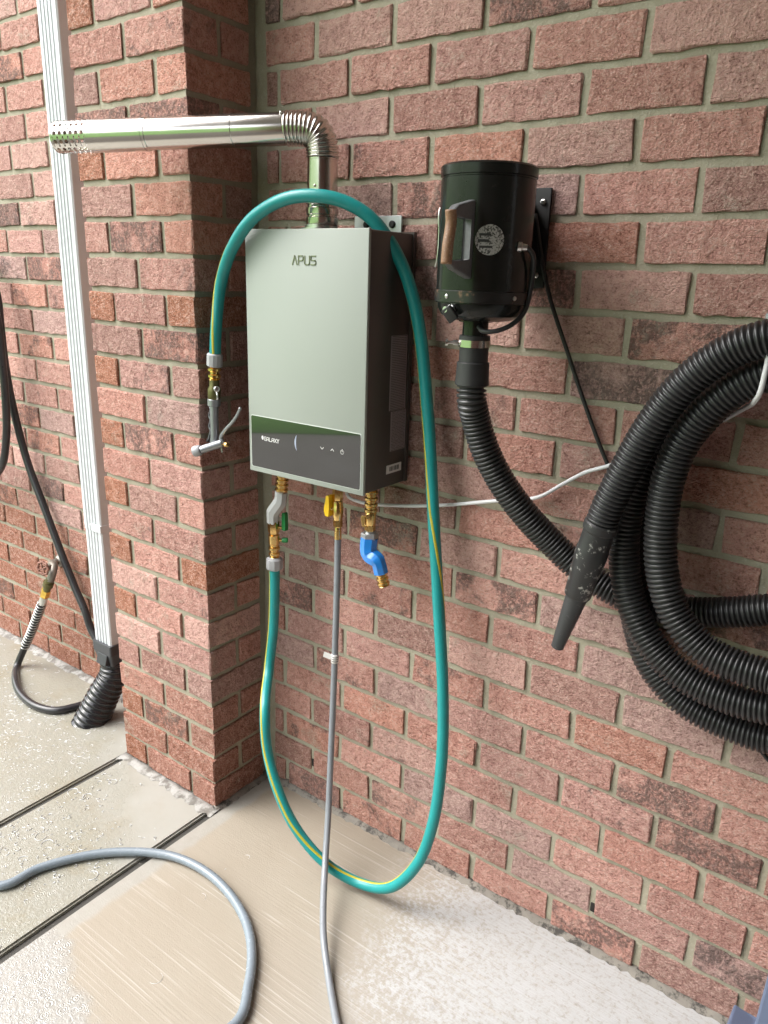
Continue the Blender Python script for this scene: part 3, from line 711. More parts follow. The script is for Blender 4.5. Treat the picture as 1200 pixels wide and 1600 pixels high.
for c in range(ncol):
    for k in range(NA):
        a0 = 2 * math.pi * (k - 0.5) / NA + 0.1; da = 2 * math.pi / NA; sa = s1 + c * cw; rh = 0.0039
        n = 16; ring_o = []; ring_i = []
        for q in range(n):
            th = 2 * math.pi * (q + 0.5) / n; cx_, cy_ = math.cos(th), math.sin(th); m_ = max(abs(cx_), abs(cy_))
            ring_o.append(cyl(sa + cw / 2 + cx_ / m_ * cw / 2, a0 + da / 2 + cy_ / m_ * da / 2)); ring_i.append(cyl(sa + cw / 2 + cx_ * rh, a0 + da / 2 + cy_ * rh / RR))
        for q in range(n):
            q2 = (q + 1) % n; quad([ring_o[q], ring_o[q2], ring_i[q2], ring_i[q]])
bmx = bmesh.new(); bmx.from_mesh(pydata('perforated_end', v, f)); bmesh.ops.remove_doubles(bmx, verts=bmx.verts[:], dist=1e-5)
link('perforated_end', smooth_angle(from_bm('perforated_end', bmx), 30), M['steel'], flue)
link('elbow_screw', sphere('elbow_screw', FA - hd * (-0.004) + nn * 0.026 - bb3 * 0.019, 0.0028), M['steel2'], flue)

# ------------------------------------------------------------------ fittings below the heater
def cyls(name, segs, m, parent, seg=20):
    for nm, a, b, prof, mm in segs: link(nm, lathe(nm, prof, a, b, seg), mm or m, parent)
def flat(r): return [(0, r * .93), (.06, r), (.94, r), (1, r * .93)]
def hexprof(name, r, a, b):
    return lathe(name, [(0, r * .93), (.1, r), (.9, r), (1, r * .93)], a, b, 6, 20)
fo = thing('hot_outlet_fitting', (-0.1282, -0.0900, 0.9286), 'brass and grey swivel fitting with green lever under the left of the heater', 'pipe fitting', 'fittings under the heater')
a0, a1 = Vector((-0.1269, -0.0900, 0.9541)), Vector((-0.1306, -0.0900, 0.9107))
link('threaded_nipple', lathe('threaded_nipple', ribs(0.0158, 4, 0.0035), a0 + Vector((0, 0, .004)), a1, 20), M['brass'], fo)
b1, b2, b3, b4 = Vector((-0.1316, -0.0900, 0.9121)), Vector((-0.1332, -0.0920, 0.8883)), Vector((-0.1531, -0.0960, 0.8577)), Vector((-0.1566, -0.0940, 0.8303))
sp = catmull([b1, b2, (b2 + b3) / 2, b3, b4], 5)
link('swivel_elbow', tube('swivel_elbow', sp, lambda i: 0.0152 + (0.0016 if 5 <= i <= 15 else 0) - (0.0005 if i > 17 else 0), 8, True, True, 40), M['greyswivel'], fo)
c1, c2, c3, c4 = Vector((-0.1555, -0.0940, 0.8339)), Vector((-0.1548, -0.0930, 0.8041)), Vector((-0.1554, -0.0920, 0.7687)), Vector((-0.1548, -0.0920, 0.7402))
link('hex_union', hexprof('hex_union', 0.0145, c1, c2), M['brass'], fo)
link('valve_body', lathe('valve_body', [(0, .010), (.15, .010), (.2, .0138), (.8, .0138), (.85, .0118), (1, .0118)], c2 - Vector((0, 0, -.002)), c3, 18), M['brass'], fo)
link('coupler', lathe('coupler', ribs(0.0143, 2, 0.0042), c3, c4, 18), M['brass'], fo)
rt_ = Vector((0.807, 0.59, 0))
p = c1.lerp(c2, .55); link('lever_stem', lathe('lever_stem', flat(.0036), p + rt_ * .010, p + rt_ * .026, 10), M['brass'], fo)
q = p + rt_ * 0.026
lv = prism('green_lever', [(-.005, -.006), (.007, -.007), (.0085, .0), (.0075, .036), (.004, .040), (-.003, .038), (-.0035, .006)], -0.006, 0.006, 'y', 0.0015); lv.transform(Matrix.Translation(q))
link('green_lever', lv, M['green'], fo)
p = c2.lerp(c3, .55); link('knob_stem', lathe('knob_stem', flat(.004), p + rt_ * .010, p + rt_ * .020, 10), M['brass'], fo)
link('green_knob', lathe('green_knob', [(0, .0052), (.15, .0066), (.85, .0066), (1, .005)], p + rt_ * .019, p + rt_ * .034, 8), M['green'], fo)

fg = thing('gas_valve', (0.0433, -0.0900, 0.9350), 'brass gas valve with yellow handle under the middle of the heater', 'gas valve', 'fittings under the heater')
g0, g1, g2, g3, g4 = (Vector((0.0421, -0.0900, 0.9498)), Vector((0.0425, -0.0900, 0.9258)), Vector((0.0441, -0.0900, 0.8791)), Vector((0.0444, -0.0900, 0.8622)), Vector((0.0449, -0.0900, 0.8329)))
link('hex_nut', hexprof('hex_nut', 0.0122, g0 + Vector((0, 0, .006)), g1), M['brass'], fg)
link('valve_body', lathe('valve_body', [(0, .0095), (.05, .0118), (.3, .0118), (.34, .0128), (.8, .0118), (1, .0098)], g1, g2, 18), M['brass'], fg)
link('hex_union', hexprof('hex_union', 0.0108, g2, g3), M['brass'], fg)
link('hose_ferrule', lathe('hose_ferrule', [(0, .0078), (.2, .0085), (.22, .0078), (.3, .0078), (.32, .0085), (1, .0085)], g3, g4, 16), M['brass'], fg)
p = g1.lerp(g2, .45); lf = Vector((-0.807, -0.59, 0))
link('valve_stem', lathe('valve_stem', flat(.004), p + lf * .009, p + lf * .020, 10), M['brass'], fg)
q = p + lf * 0.019
yh = prism('yellow_handle', [(-.007, -.017), (.003, -.018), (.0045, -.008), (.0055, .004), (.0035, .012), (.0045, .030), (.0, .033), (-.005, .030), (-.006, .010), (-.010, .003), (-.0105, -.008), (-.0065, -.010)], -0.008, 0.008, 'y', 0.0012); yh.transform(Matrix.Translation(q))
link('yellow_handle', yh, M['yellow'], fg)

fi = thing('cold_inlet_fitting', (0.1375, -0.0900, 0.9315), 'brass quick coupling with blue swivel hanging under the right of the heater', 'pipe fitting', 'fittings under the heater')
i0, i1, i2, i3 = Vector((0.1373, -0.0900, 0.9635)), Vector((0.1372, -0.0900, 0.9124)), Vector((0.1362, -0.0900, 0.8870)), Vector((0.1357, -0.0900, 0.8735))
link('quick_coupler', lathe('quick_coupler', [(0, .010)] + [(.08 + .9 * t, r) for t, r in ribs(0.0148, 4, 0.0030)], i0 + Vector((0, 0, .008)), i1, 22), M['brass'], fi)
link('valve_body', lathe('valve_body', [(0, .0115), (.3, .0122), (.8, .0122), (1, .0105)], i1, i2, 18), M['brass'], fi)
link('hex_union', hexprof('hex_union', 0.0122, i2, i3), M['brass'], fi)
p = i1.lerp(i2, .35) + Vector((-.807, -.59, 0)) * .004
toward = Vector((0.46, -0.80, 0.38)).normalized()
link('valve_stem', lathe('valve_stem', flat(.0055), p, p + toward * .016, 12), M['brass'], fi)
q = Vector((0.1271, -0.1040, 0.8988))
bv = prism('brass_lever', [(-.0032, .011), (.0032, .011), (.0052, .005), (.0048, -.003), (.0024, -.0145), (-.0018, -.0145), (-.0048, -.003), (-.0052, .005)], -0.002, 0.002, 'y', 0.0008); bv.transform(Matrix.Translation(q) @ Matrix.Rotation(math.radians(25), 4, 'Z'))
link('brass_lever', bv, M['brass'], fi)
link('steel_collar', lathe('steel_collar', flat(.0105), i3 + Vector((0, 0, .003)), Vector((0.1351, -0.0900, 0.8658)), 16), M['steel2'], fi)
link('steel_hex', hexprof('steel_hex', 0.0195, Vector((0.1350, -0.0900, 0.8688)), Vector((0.1355, -0.0900, 0.8539))), M['galv'], fi)
sp = catmull([Vector((0.1354, -0.0900, 0.8569)), Vector((0.1359, -0.0920, 0.8304)), Vector((0.1423, -0.0940, 0.8173)), Vector((0.1621, -0.0940, 0.8101)), Vector((0.1698, -0.0900, 0.7820))], 5)
link('swivel_body', tube('swivel_body', sp, lambda i: 0.0205 if i < 9 else (0.0192 if i < 16 else 0.0170), 8, True, True, 40), M['blue'], fi)
link('hose_coupler', lathe('hose_coupler', [(0, .0125)] + [(.06 + .94 * t, r) for t, r in ribs(0.0142, 3, 0.0034)], Vector((0.1688, -0.0900, 0.7863)), Vector((0.1767, -0.0870, 0.7521)), 20), M['brass'], fi)

# ------------------------------------------------------------------ green hose
GP = [(-0.1551, -0.0920, 0.7232), (-0.1543, -0.0940, 0.6553), (-0.1548, -0.1000, 0.5516), (-0.1482, -0.1250, 0.4463), (-0.0860, -0.2032, 0.3877), (-0.0550, -0.2239, 0.2758), (0.0281, -0.2347, 0.1427), (0.1229, -0.2184, 0.0584), (0.2044, -0.1915, 0.0267), (0.2931, -0.1857, 0.0610), (0.3498, -0.1650, 0.1434), (0.3706, -0.1425, 0.2474), (0.3675, -0.1144, 0.3937), (0.3479, -0.0935, 0.5523), (0.3172, -0.0768, 0.7202), (0.2810, -0.0635, 0.9405), (0.2471, -0.0519, 1.1519), (0.2127, -0.0553, 1.3418), (0.1781, -0.0730, 1.4445), (0.1370, -0.1076, 1.5147), (0.0904, -0.1356, 1.5459), (0.0394, -0.1616, 1.5565), (-0.0281, -0.1798, 1.5510), (-0.1102, -0.1875, 1.5162), (-0.1795, -0.1831, 1.4554), (-0.2266, -0.1740, 1.3825), (-0.2366, -0.1820, 1.2934), (-0.2442, -0.1820, 1.2282)]
hose = thing('garden_hose', GP[0], 'teal green garden hose with yellow stripe looping over the water heater to the floor', 'garden hose')
gpath = resample(catmull(GP, 14), 0.008)
RG = 0.0128
link('hose_tube', tube('hose_tube', gpath, lambda i: RG * (1 + 0.022 * mnoise.noise(Vector((i * 0.06, 2.0, 0)))), 20), M['greenhose'], hose)
TWK = [(0, 75), (4, 35), (6, 0), (7, -45), (9, -85), (11, -120), (13, -190), (14, -265), (15, -390), (16, -440), (18, -480), (21, -560), (24, -640), (25, -665), (26, -700), (27, -725)]
gp2 = catmull(GP, 14); F = frames(gp2); v = []; f = []
for i, (p, (t, n, b)) in enumerate(zip(gp2, F)):
    k_ = i / 14; tw = TWK[-1][1]
    for (ka, va_), (kb, vb_) in zip(TWK, TWK[1:]):
        if ka <= k_ <= kb: tw = va_ + (vb_ - va_) * (k_ - ka) / (kb - ka); break
    n = Vector((0.45, -0.85, 0.28)); n = (n - t * n.dot(t)).normalized(); b = t.cross(n); tw = math.radians(tw)
    for k in range(5):
        a = tw + (k - 2) * 0.13; v.append(p + (n * math.cos(a) + b * math.sin(a)) * (RG + (0.0006 if 0 < k < 4 else -0.0003)))
for i in range(len(gp2) - 1):
    for k in range(4): f.append((i * 5 + k, i * 5 + k + 1, (i + 1) * 5 + k + 1, (i + 1) * 5 + k))
link('yellow_stripe', pydata('yellow_stripe', v, f, True), M['stripe'], hose)
link('end_coupling', lathe('end_coupling', [(0, .0135), (.15, .0205), (.25, .0212), (.78, .0212), (.9, .0195), (1, .0140)], Vector((-0.1548, -0.0920, 0.7402)), Vector((-0.1554, -0.0920, 0.7061)), 10, 25), M['greyplastic'], hose)
link('end_coupling', lathe('end_coupling', [(0, .0150), (.1, .0180), (.9, .0180), (1, .0150)], Vector((-0.2450, -0.1820, 1.2338)), Vector((-0.2477, -0.1820, 1.2036)), 12, 25), M['greyplastic'], hose)
link('threaded_end', lathe('threaded_end', ribs(0.0148, 2, 0.0045), Vector((-0.2477, -0.1820, 1.2036)), Vector((-0.2492, -0.1820, 1.1746)), 18), M['brass'], hose)

# spray gun hanging from the hose
D_ = 1.63
gun = thing('spray_gun', (-0.2529, -0.1820, 1.1051), 'grey trigger spray gun hanging from the end of the green hose by pillar', 'spray gun')
link('shutoff_body', lathe('shutoff_body', [(0, .0105), (.1, .0118), (.35, .0118), (.5, .0150), (.85, .0150), (1, .0135)], Vector((-0.2491, -0.1820, 1.1760)), Vector((-0.2527, -0.1820, 1.1288)), 18), M['patina'], gun)
rk = Vector((-0.2271, -0.1960, 1.1565)); rd = (Vector((-0.0621, -0.3430, 1.1887)) - rk).normalized()
link('ring_knob', lathe('ring_knob', [(0, .0062), (.7, .0066), (.8, .0050), (.82, .0036), (1, .0034)], rk - rd * .004, rk + rd * 0.008, 14), M['steel2'], gun)
sl = tube('shutoff_lever', [rk + Vector((0, 0, -.006)), rk + Vector((.002, 0, -.014)), rk + Vector((.004, -.002, -.024))], 0.0022, 6); link('shutoff_lever', sl, M['steel2'], gun)
link('collar', lathe('collar', flat(.0152), Vector((-0.2526, -0.1820, 1.1303)), Vector((-0.2535, -0.1820, 1.1139)), 18), M['nozzle'], gun)
hb = catmull([Vector((-0.2533, -0.1820, 1.1169)), Vector((-0.2545, -0.1820, 1.0750)), Vector((-0.2553, -0.1820, 1.0385)), Vector((-0.2596, -0.1820, 1.0195))], 6)
link('handle', tube('handle', hb, 0.0098, 14), M['nozzle'], gun)
# scalloped finger guard along the back of the handle
fgp = []
for i in range(25):
    s = i / 24; fgp.append((327.6 + 1.5 * math.sin(s * math.pi * 6.5) - (3.0 if s > .9 else 0) * (s - .9) * 10, 636 + s * 52))
GU = [(-0.2688, -0.182, 1.1091), (-0.2666, -0.182, 1.106), (-0.2661, -0.182, 1.1027), (-0.2676, -0.182, 1.0991), (-0.2703, -0.182, 1.0954), (-0.2725, -0.182, 1.0918), (-0.2728, -0.182, 1.0883), (-0.2711, -0.182, 1.0852), (-0.2687, -0.182, 1.0821), (-0.2674, -0.182, 1.0789), (-0.2682, -0.182, 1.0754), (-0.2707, -0.182, 1.0716), (-0.2732, -0.182, 1.0679), (-0.2743, -0.182, 1.0643), (-0.2733, -0.182, 1.0611), (-0.271, -0.182, 1.058), (-0.2691, -0.182, 1.0548), (-0.2691, -0.182, 1.0514), (-0.271, -0.182, 1.0477), (-0.2738, -0.182, 1.0438), (-0.2756, -0.182, 1.0401), (-0.2754, -0.182, 1.0367), (-0.2783, -0.182, 1.0328), (-0.2817, -0.182, 1.0289), (-0.2864, -0.182, 1.0247)]
link('finger_guard', tube('finger_guard', [Vector(p) for p in GU], 0.0022, 8), M['nozzle'], gun)
web = []; fw = []
for i, p in enumerate(GU):
    p = Vector(p); c_ = hb[min(int(i / len(GU) * len(hb)), len(hb) - 1)]; web += [p, Vector((c_.x, c_.y, p.z))]
for i in range(len(GU) - 1): fw.append((2 * i, 2 * i + 2, 2 * i + 3, 2 * i + 1))
bmw = bmesh.new(); bmw.from_mesh(pydata('guard_web', web, fw)); bmesh.ops.solidify(bmw, geom=bmw.faces[:], thickness=0.003)
link('guard_web', from_bm('guard_web', bmw), M['blackplate'], gun)
n0, n1, n2 = Vector((-0.2285, -0.1820, 1.0304)), Vector((-0.2678, -0.2140, 1.0127)), Vector((-0.2856, -0.2220, 1.0067))
link('barrel', lathe('barrel', [(0, .006), (.05, .0095), (.9, .0095), (1, .0090)], n0, n1, 16), M['nozzle'], gun)
link('tip_ring', lathe('tip_ring', [(0, .0105), (.15, .0125), (.8, .0130), (.9, .0120), (.92, .0090), (1, .0085)], n1, n2, 18), M['greyplastic'], gun)
tr = catmull([Vector((-0.2265, -0.1820, 1.0276)), Vector((-0.2334, -0.1820, 1.0418)), Vector((-0.2185, -0.1820, 1.0619)), Vector((-0.1943, -0.1820, 1.0831)), Vector((-0.1769, -0.1820, 1.1029)), Vector((-0.1670, -0.1820, 1.1201))], 6)
link('trigger', tube('trigger', tr, lambda i: 0.0052 - 0.0022 * i / len(tr), 8), M['nozzle'], gun)
link('pivot_pin', lathe('pivot_pin', flat(.0022), Vector((-0.2352, -0.1820, 1.0263)), Vector((-0.2318, -0.1820, 1.0070)), 8), M['steel2'], gun)
link('flow_knob', lathe('flow_knob', [(0, .0028), (.3, .0030), (.35, .0058), (.9, .0058), (1, .0045)], Vector((-0.2244, -0.1820, 1.0264)), Vector((-0.2103, -0.1820, 1.0293)), 8, 20), M['brass'], gun)

# ------------------------------------------------------------------ grey gas hose from the valve
ghp = [(0.0448, -0.0900, 0.8391), (0.0452, -0.0910, 0.7417), (0.0471, -0.0960, 0.6297), (0.0508, -0.1050, 0.4817), (0.0641, -0.1300, 0.2856), (0.0911, -0.1700, 0.1555), (0.1369, -0.2350, 0.0743), (0.1995, -0.3150, 0.0424), (0.2485, -0.3700, 0.0286), (0.3075, -0.4226, 0.0095), (0.3879, -0.4928, 0.0080), (0.52, -0.60, 0.008), (0.66, -0.78, 0.008)]
gh_ = thing('gas_hose', ghp[0], 'slim grey hose hanging from the brass gas valve down to the floor', 'gas hose')
link('hose_tube', tube('hose_tube', resample(catmull(ghp, 12), 0.01), 0.0078, 14), M['greyhose'], gh_)
ta, tb = Vector((0.0496, -0.1010, 0.5449)), Vector((0.0497, -0.1020, 0.5231))
tg = link('tag', lathe('tag', flat(.0092), ta, tb, 14), M['paper'], gh_)
link('tag_print', join_me('tag_print', [lathe('p', flat(.0094), ta.lerp(tb, s_), ta.lerp(tb, s_ + .07), 14) for s_ in (.22, .46, .7)]), M['ink'], tg)
fl_ = box_me('tag_flap', -0.020, 0.0, -0.0006, 0.0006, -0.008, 0.006, 0); fl_.transform(Matrix.Translation(ta.lerp(tb, .45) + Vector((-.008, -.004, .002))) @ Matrix.Rotation(math.radians(18), 4, 'Z') @ Matrix.Rotation(math.radians(12), 4, 'Y'))
link('tag_flap', fl_, M['paper'], tg)

# blue grey hose lying on the floor
fhp = [(-1.45, -0.93, .0105), (-0.95, -0.80, .0105), (-0.4664, -0.7062, 0.0105), (-0.4469, -0.6215, 0.0105), (-0.3897, -0.5196, 0.0105), (-0.3110, -0.4453, 0.0115), (-0.2236, -0.3964, 0.0115), (-0.1235, -0.3804, 0.0115), (-0.0247, -0.3926, 0.0115), (0.0655, -0.4260, 0.0115), (0.1309, -0.4722, 0.0115), (0.1872, -0.5364, 0.0115), (0.2283, -0.6140, 0.0115), (0.05, -0.95, .0115), (-0.25, -1.25, .0115)]
fh = thing('floor_hose', (-.2, -.6, 0), 'blue grey hose curving across the joint on the wet concrete floor', 'hose')
link('hose_tube', tube('hose_tube', resample(catmull(fhp, 12), 0.01), 0.0106, 16), M['bluehose'], fh)

# ------------------------------------------------------------------ blower on the wall
BC = Vector((0.4160, -0.16, 0)); BR = 0.0790; BT = 1.590
blw = thing('air_blower', (BC.x, BC.y, 1.36), 'black wall mounted canister blower with side handle and worn round sticker', 'blower')
zb = 1.372
link('canister', lathe('canister', [(0, BR), (.90, BR), (.905, BR - .0012), (.915, BR - .0012), (.92, BR + .0015), (.985, BR + .0015), (1, BR - .002), (1.0, BR - .012), (.985, BR - .016), (.985, .02)], (BC.x, BC.y, zb), (BC.x, BC.y, BT), 64, 28), M['black'], blw)
bd = link('band', lathe('band', [(0, BR), (.05, BR + .0022), (.95, BR + .0022), (1, BR)], (BC.x, BC.y, zb + .001), (BC.x, BC.y, zb + .021), 64, 28), M['band'], blw)
link('bowl', lathe('bowl', [(0, BR - .003), (.35, BR - .0045), (.7, BR - .011), (.92, BR - .024), (1, BR - .045), (1, .03)], (BC.x, BC.y, zb + .002), (BC.x, BC.y, zb - .030), 56, 28), M['black'], blw)
rgt = Vector((0.807, 0.59, 0)).normalized()
def on_cyl(px_off, z, r):           # point on the canister seen px_off (in radii) right of its axis
    s = px_off; t = math.sqrt(max(0, 1 - s * s)); tw_ = Vector((0.495, -0.869, 0)); rg_ = Vector((0.869, 0.495, 0))
    d = rg_ * s + tw_ * t
    return Vector((BC.x, BC.y, z)) + d * r, d
for s in (-0.72, 0.66):
    q, d = on_cyl(s, zb + .011, BR + .002); link('band_screw', lathe('band_screw', [(0, .0038), (.5, .0036), (1, .0015)], q, q + d * .003, 10), M['steel2'], bd)
# sticker: curved patch
v = []; f = []; NA_, NRr = 28, 6
zc_, sc = 1.4725, 0.08
a_c = math.atan2(-0.869, 0.495) + sc
v.append(Vector((BC.x + (BR + .0005) * math.cos(a_c), BC.y + (BR + .0005) * math.sin(a_c), zc_)))
for r_ in range(1, NRr + 1):
    for k in range(NA_):
        th = 2 * math.pi * k / NA_; du = 0.0235 * r_ / NRr * math.cos(th); dz = 0.0235 * r_ / NRr * math.sin(th); a = a_c + du / BR
        v.append(Vector((BC.x + (BR + .0005) * math.cos(a), BC.y + (BR + .0005) * math.sin(a), zc_ + dz)))
for k in range(NA_):
    f.append((0, 1 + k, 1 + (k + 1) % NA_))
    for r_ in range(NRr - 1): f.append((1 + r_ * NA_ + k, 1 + (r_ + 1) * NA_ + k, 1 + (r_ + 1) * NA_ + (k + 1) % NA_, 1 + r_ * NA_ + (k + 1) % NA_))
stk = link('round_sticker', pydata('round_sticker', v, f, True), M['badge'], blw)
bars = []
for (u0, u1, z0, z1) in ((-.017, .002, .006, .0098), (-.019, -.001, -.0035, .0008), (-.016, .005, -.0125, -.009)):
    n_ = 6; vv = []; ff = []
    for i in range(n_ + 1):
        a = a_c + (u0 + (u1 - u0) * i / n_) / BR
        for z_ in (z0, z1): vv.append((BC.x + (BR + .0008) * math.cos(a), BC.y + (BR + .0008) * math.sin(a), zc_ + z_))
    for i in range(n_): ff.append((2 * i, 2 * i + 2, 2 * i + 3, 2 * i + 1))
    bars.append(pydata('b', vv, ff))
link('sticker_print', join_me('sticker_print', bars), M['ink'], stk)
# loop handle standing off the front
hx = BC.x + 0.014
def hpt(py_, z): return (py_, z)
hz0, hz1 = 1.4289, 1.5147
yb_, yo = BC.y - BR + 0.004, BC.y - BR - 0.066
fr_ = [(yb_, hz0 - .018), (yb_, hz1 + .018), (yo + .018, hz1 + .006), (yo + .004, hz1 - .004), (yo + .004, hz1 - .012), (yb_ - .009, hz1 - .010), (yb_ - .009, hz0 + .010), (yo + .004, hz0 + .010), (yo + .004, hz0 + .004), (yo + .018, hz0 - .004)]
link('handle_frame', prism('handle_frame', fr_, hx - .0075, hx + .0075, 'x', 0.003), M['handle'], blw)
gp = catmull([Vector((hx, yo + .006, hz1 - .002)), Vector((hx, yo + .009, hz1 - .020)), Vector((hx, yo + .003, (hz0 + hz1) / 2 - .01)), Vector((hx, yo + .001, hz0 + .004))], 8)
gm = tube('grip', gp, 0.0088, 12, True, True)
link('grip', gm, M['grip'], blw)
# spring clip on the far left flank
cl = [Vector((0.3348, -0.1750, 1.5300)), Vector((0.3339, -0.1800, 1.5214)), Vector((0.3358, -0.1800, 1.4799)), Vector((0.3341, -0.1800, 1.4429)), Vector((0.3277, -0.1750, 1.4301))]
link('side_clip', tube('side_clip', catmull(cl, 5), 0.0016, 8), M['steel2'], blw)
# toggle switch with black paddle
q, d = on_cyl(-.66, zb - .010, BR - .006)
link('switch_nut', lathe('switch_nut', [(0, .008), (.3, .008), (.35, .0062), (1, .005)], q, q + d * .018, 10, 20), M['steel2'], blw)
e = q + d * .016
pd = box_me('switch_paddle', -.010, .010, -.004, .004, -.026, .0, 0.002, 2); pd.transform(Matrix.Translation(e + Vector((-.002, 0, .004))) @ Matrix.Rotation(math.radians(52), 4, d.cross(Vector((0, 0, 1))).normalized() * -1) if False else Matrix.Translation(e + Vector((0, 0, .003))) @ Matrix.Rotation(math.radians(38), 4, Vector((0.495, -0.869, 0))))
link('switch_paddle', pd, M['blackplate'], blw)
# outlet
ox, oy = BC.x - 0.008, BC.y
link('outlet_pipe', lathe('outlet_pipe', [(0, .030), (.18, .030), (.2, .0225), (1, .0225)], (ox, oy, zb - .026), (ox, oy, zb - .058), 28), M['black'], blw)
zo = zb - .055
# cable loop at the right flank
lp = [on_cyl(a_, z_, BR * k_)[0] for a_, z_, k_ in ((.72, 1.464, 1.0), (.78, 1.463, 1.10), (.88, 1.452, 1.14), (.95, 1.428, 1.10), (.955, 1.395, 1.07), (.90, 1.362, 1.03), (.72, 1.340, .92), (.42, 1.329, .78), (.12, 1.328, .62), (-.05, 1.334, .40))]
link('cable_loop', tube('cable_loop', resample(catmull(lp, 8), .006), 0.0042, 8), M['rubber'], blw)
link('cable_gland', lathe('cable_gland', [(0, .0085), (.4, .008), (.5, .006), (1, .005)], lp[0] - (lp[1] - lp[0]) * .4, lp[0] + (lp[1] - lp[0]) * 1.0, 12), M['steel2'], blw)
# wall bracket
bk = link('wall_plate', prism('wall_plate', [(0.372, 1.41), (0.438, 1.398), (0.459, 1.400), (0.459, 1.572), (0.372, 1.572)], -0.001, -0.007, 'y', 0.0008), M['blackplate'], blw)
link('bracket_arm', box_me('bracket_arm', 0.375, 0.425, -0.09, -0.004, 1.43, 1.55, 0.002), M['blackplate'], blw)
for px_, pz_ in (((0.4456, 1.5477)), ((0.4434, 1.4219))):
    link('plate_bolt', lathe('plate_bolt', [(0, .0055), (.5, .0055), (.6, .0035), (1, .003)], (px_, -.006, pz_), (px_, -.014, pz_), 6, 20), M['steel2'], bk)

# power cord
pc = [(0.4417, -0.0300, 1.5267), (0.4530, -0.0250, 1.4771), (0.4635, -0.0180, 1.4278), (0.4816, -0.0120, 1.3721), (0.5181, -0.0100, 1.2937), (0.5668, -0.0100, 1.1927), (0.6143, -0.0100, 1.1031), (0.6740, -0.0090, 1.0097), (0.7513, -0.0090, 0.9155), (0.7959, -0.0090, 0.8583), (0.8323, -0.0090, 0.8096), (0.8926, -0.0090, 0.7168), (0.9539, -0.0090, 0.6295), (0.9914, -0.0090, 0.5994), (1.10, -.009, .60), (1.22, -.009, .50)]
cd = thing('power_cord', pc[0], 'thin black power cord running from the blower bracket down behind the hose coil', 'power cord')
link('cord', tube('cord', resample(catmull(pc, 10), .012), 0.0040, 8), M['cord'], cd)

# white cable from the heater
wc = [(0.062, -.075, .985), (0.0549, -0.0700, 0.9345), (0.0841, -0.0550, 0.9203), ((0.1640, -0.0300, 0.9233)), (0.2707, -0.0140, 0.9421), (0.3908, -0.0100, 0.9745), (0.4888, -0.0100, 1.0019), (0.5398, -0.0120, 1.0394), (0.5817, -0.0120, 1.0697), (0.6229, -0.0120, 1.0891), (0.7208, -0.0120, 1.1416), (0.7991, -0.0140, 1.1934), (0.8379, -0.0300, 1.2228), (0.8736, -0.1400, 1.2537), (0.8820, -0.1620, 1.2700), (0.8846, -0.1660, 1.2997), (0.8860, -0.1600, 1.3351), (0.905, -.12, 1.40), (0.93, -.05, 1.47), (1.0, -.01, 1.50)]
wcab = thing('white_cable', wc[0], 'white cable sagging from under the water heater across the brick to the hose coil', 'cable')
link('cable', tube('cable', resample(catmull(wc, 10), .008), 0.0040, 8), M['cable'], wcab)

# ------------------------------------------------------------------ corrugated blower hose
RH = 0.0272
cuff = thing('blower_hose', (ox, oy, zo), 'coiled black corrugated hose from the blower, its tapered nozzle hanging in front', 'hose')
link('inlet_sleeve', lathe('inlet_sleeve', [(0, .0262), (.02, .0275), (.3, .0275), (.3, .0262), (1, .0258)], (ox, oy, zo), (ox, oy, zo - .047), 28), M['rubber'], cuff)
clp = link('hose_clamp', lathe('hose_clamp', flat(.0285), (ox, oy, zo - .007), (ox, oy, zo - .021), 30), M['steel'], cuff)
q = Vector((ox, oy, zo - .014)) + Vector((-.869, -.495, 0)) * .029
link('clamp_screw', lathe('clamp_screw', [(0, .0045), (.4, .0045), (.42, .0028), (.8, .0028), (.82, .0060), (1, .0060)], q, q + Vector((-.869, -.495, 0)) * .022, 10), M['steel2'], clp)
link('inlet_cuff', lathe('inlet_cuff', [(0, .0268), (.04, .0290), (.5, .0296), (.96, .0308), (1, .028)], (ox, oy, zo - .046), (ox, oy, zo - .088), 32), M['rubber'], cuff)
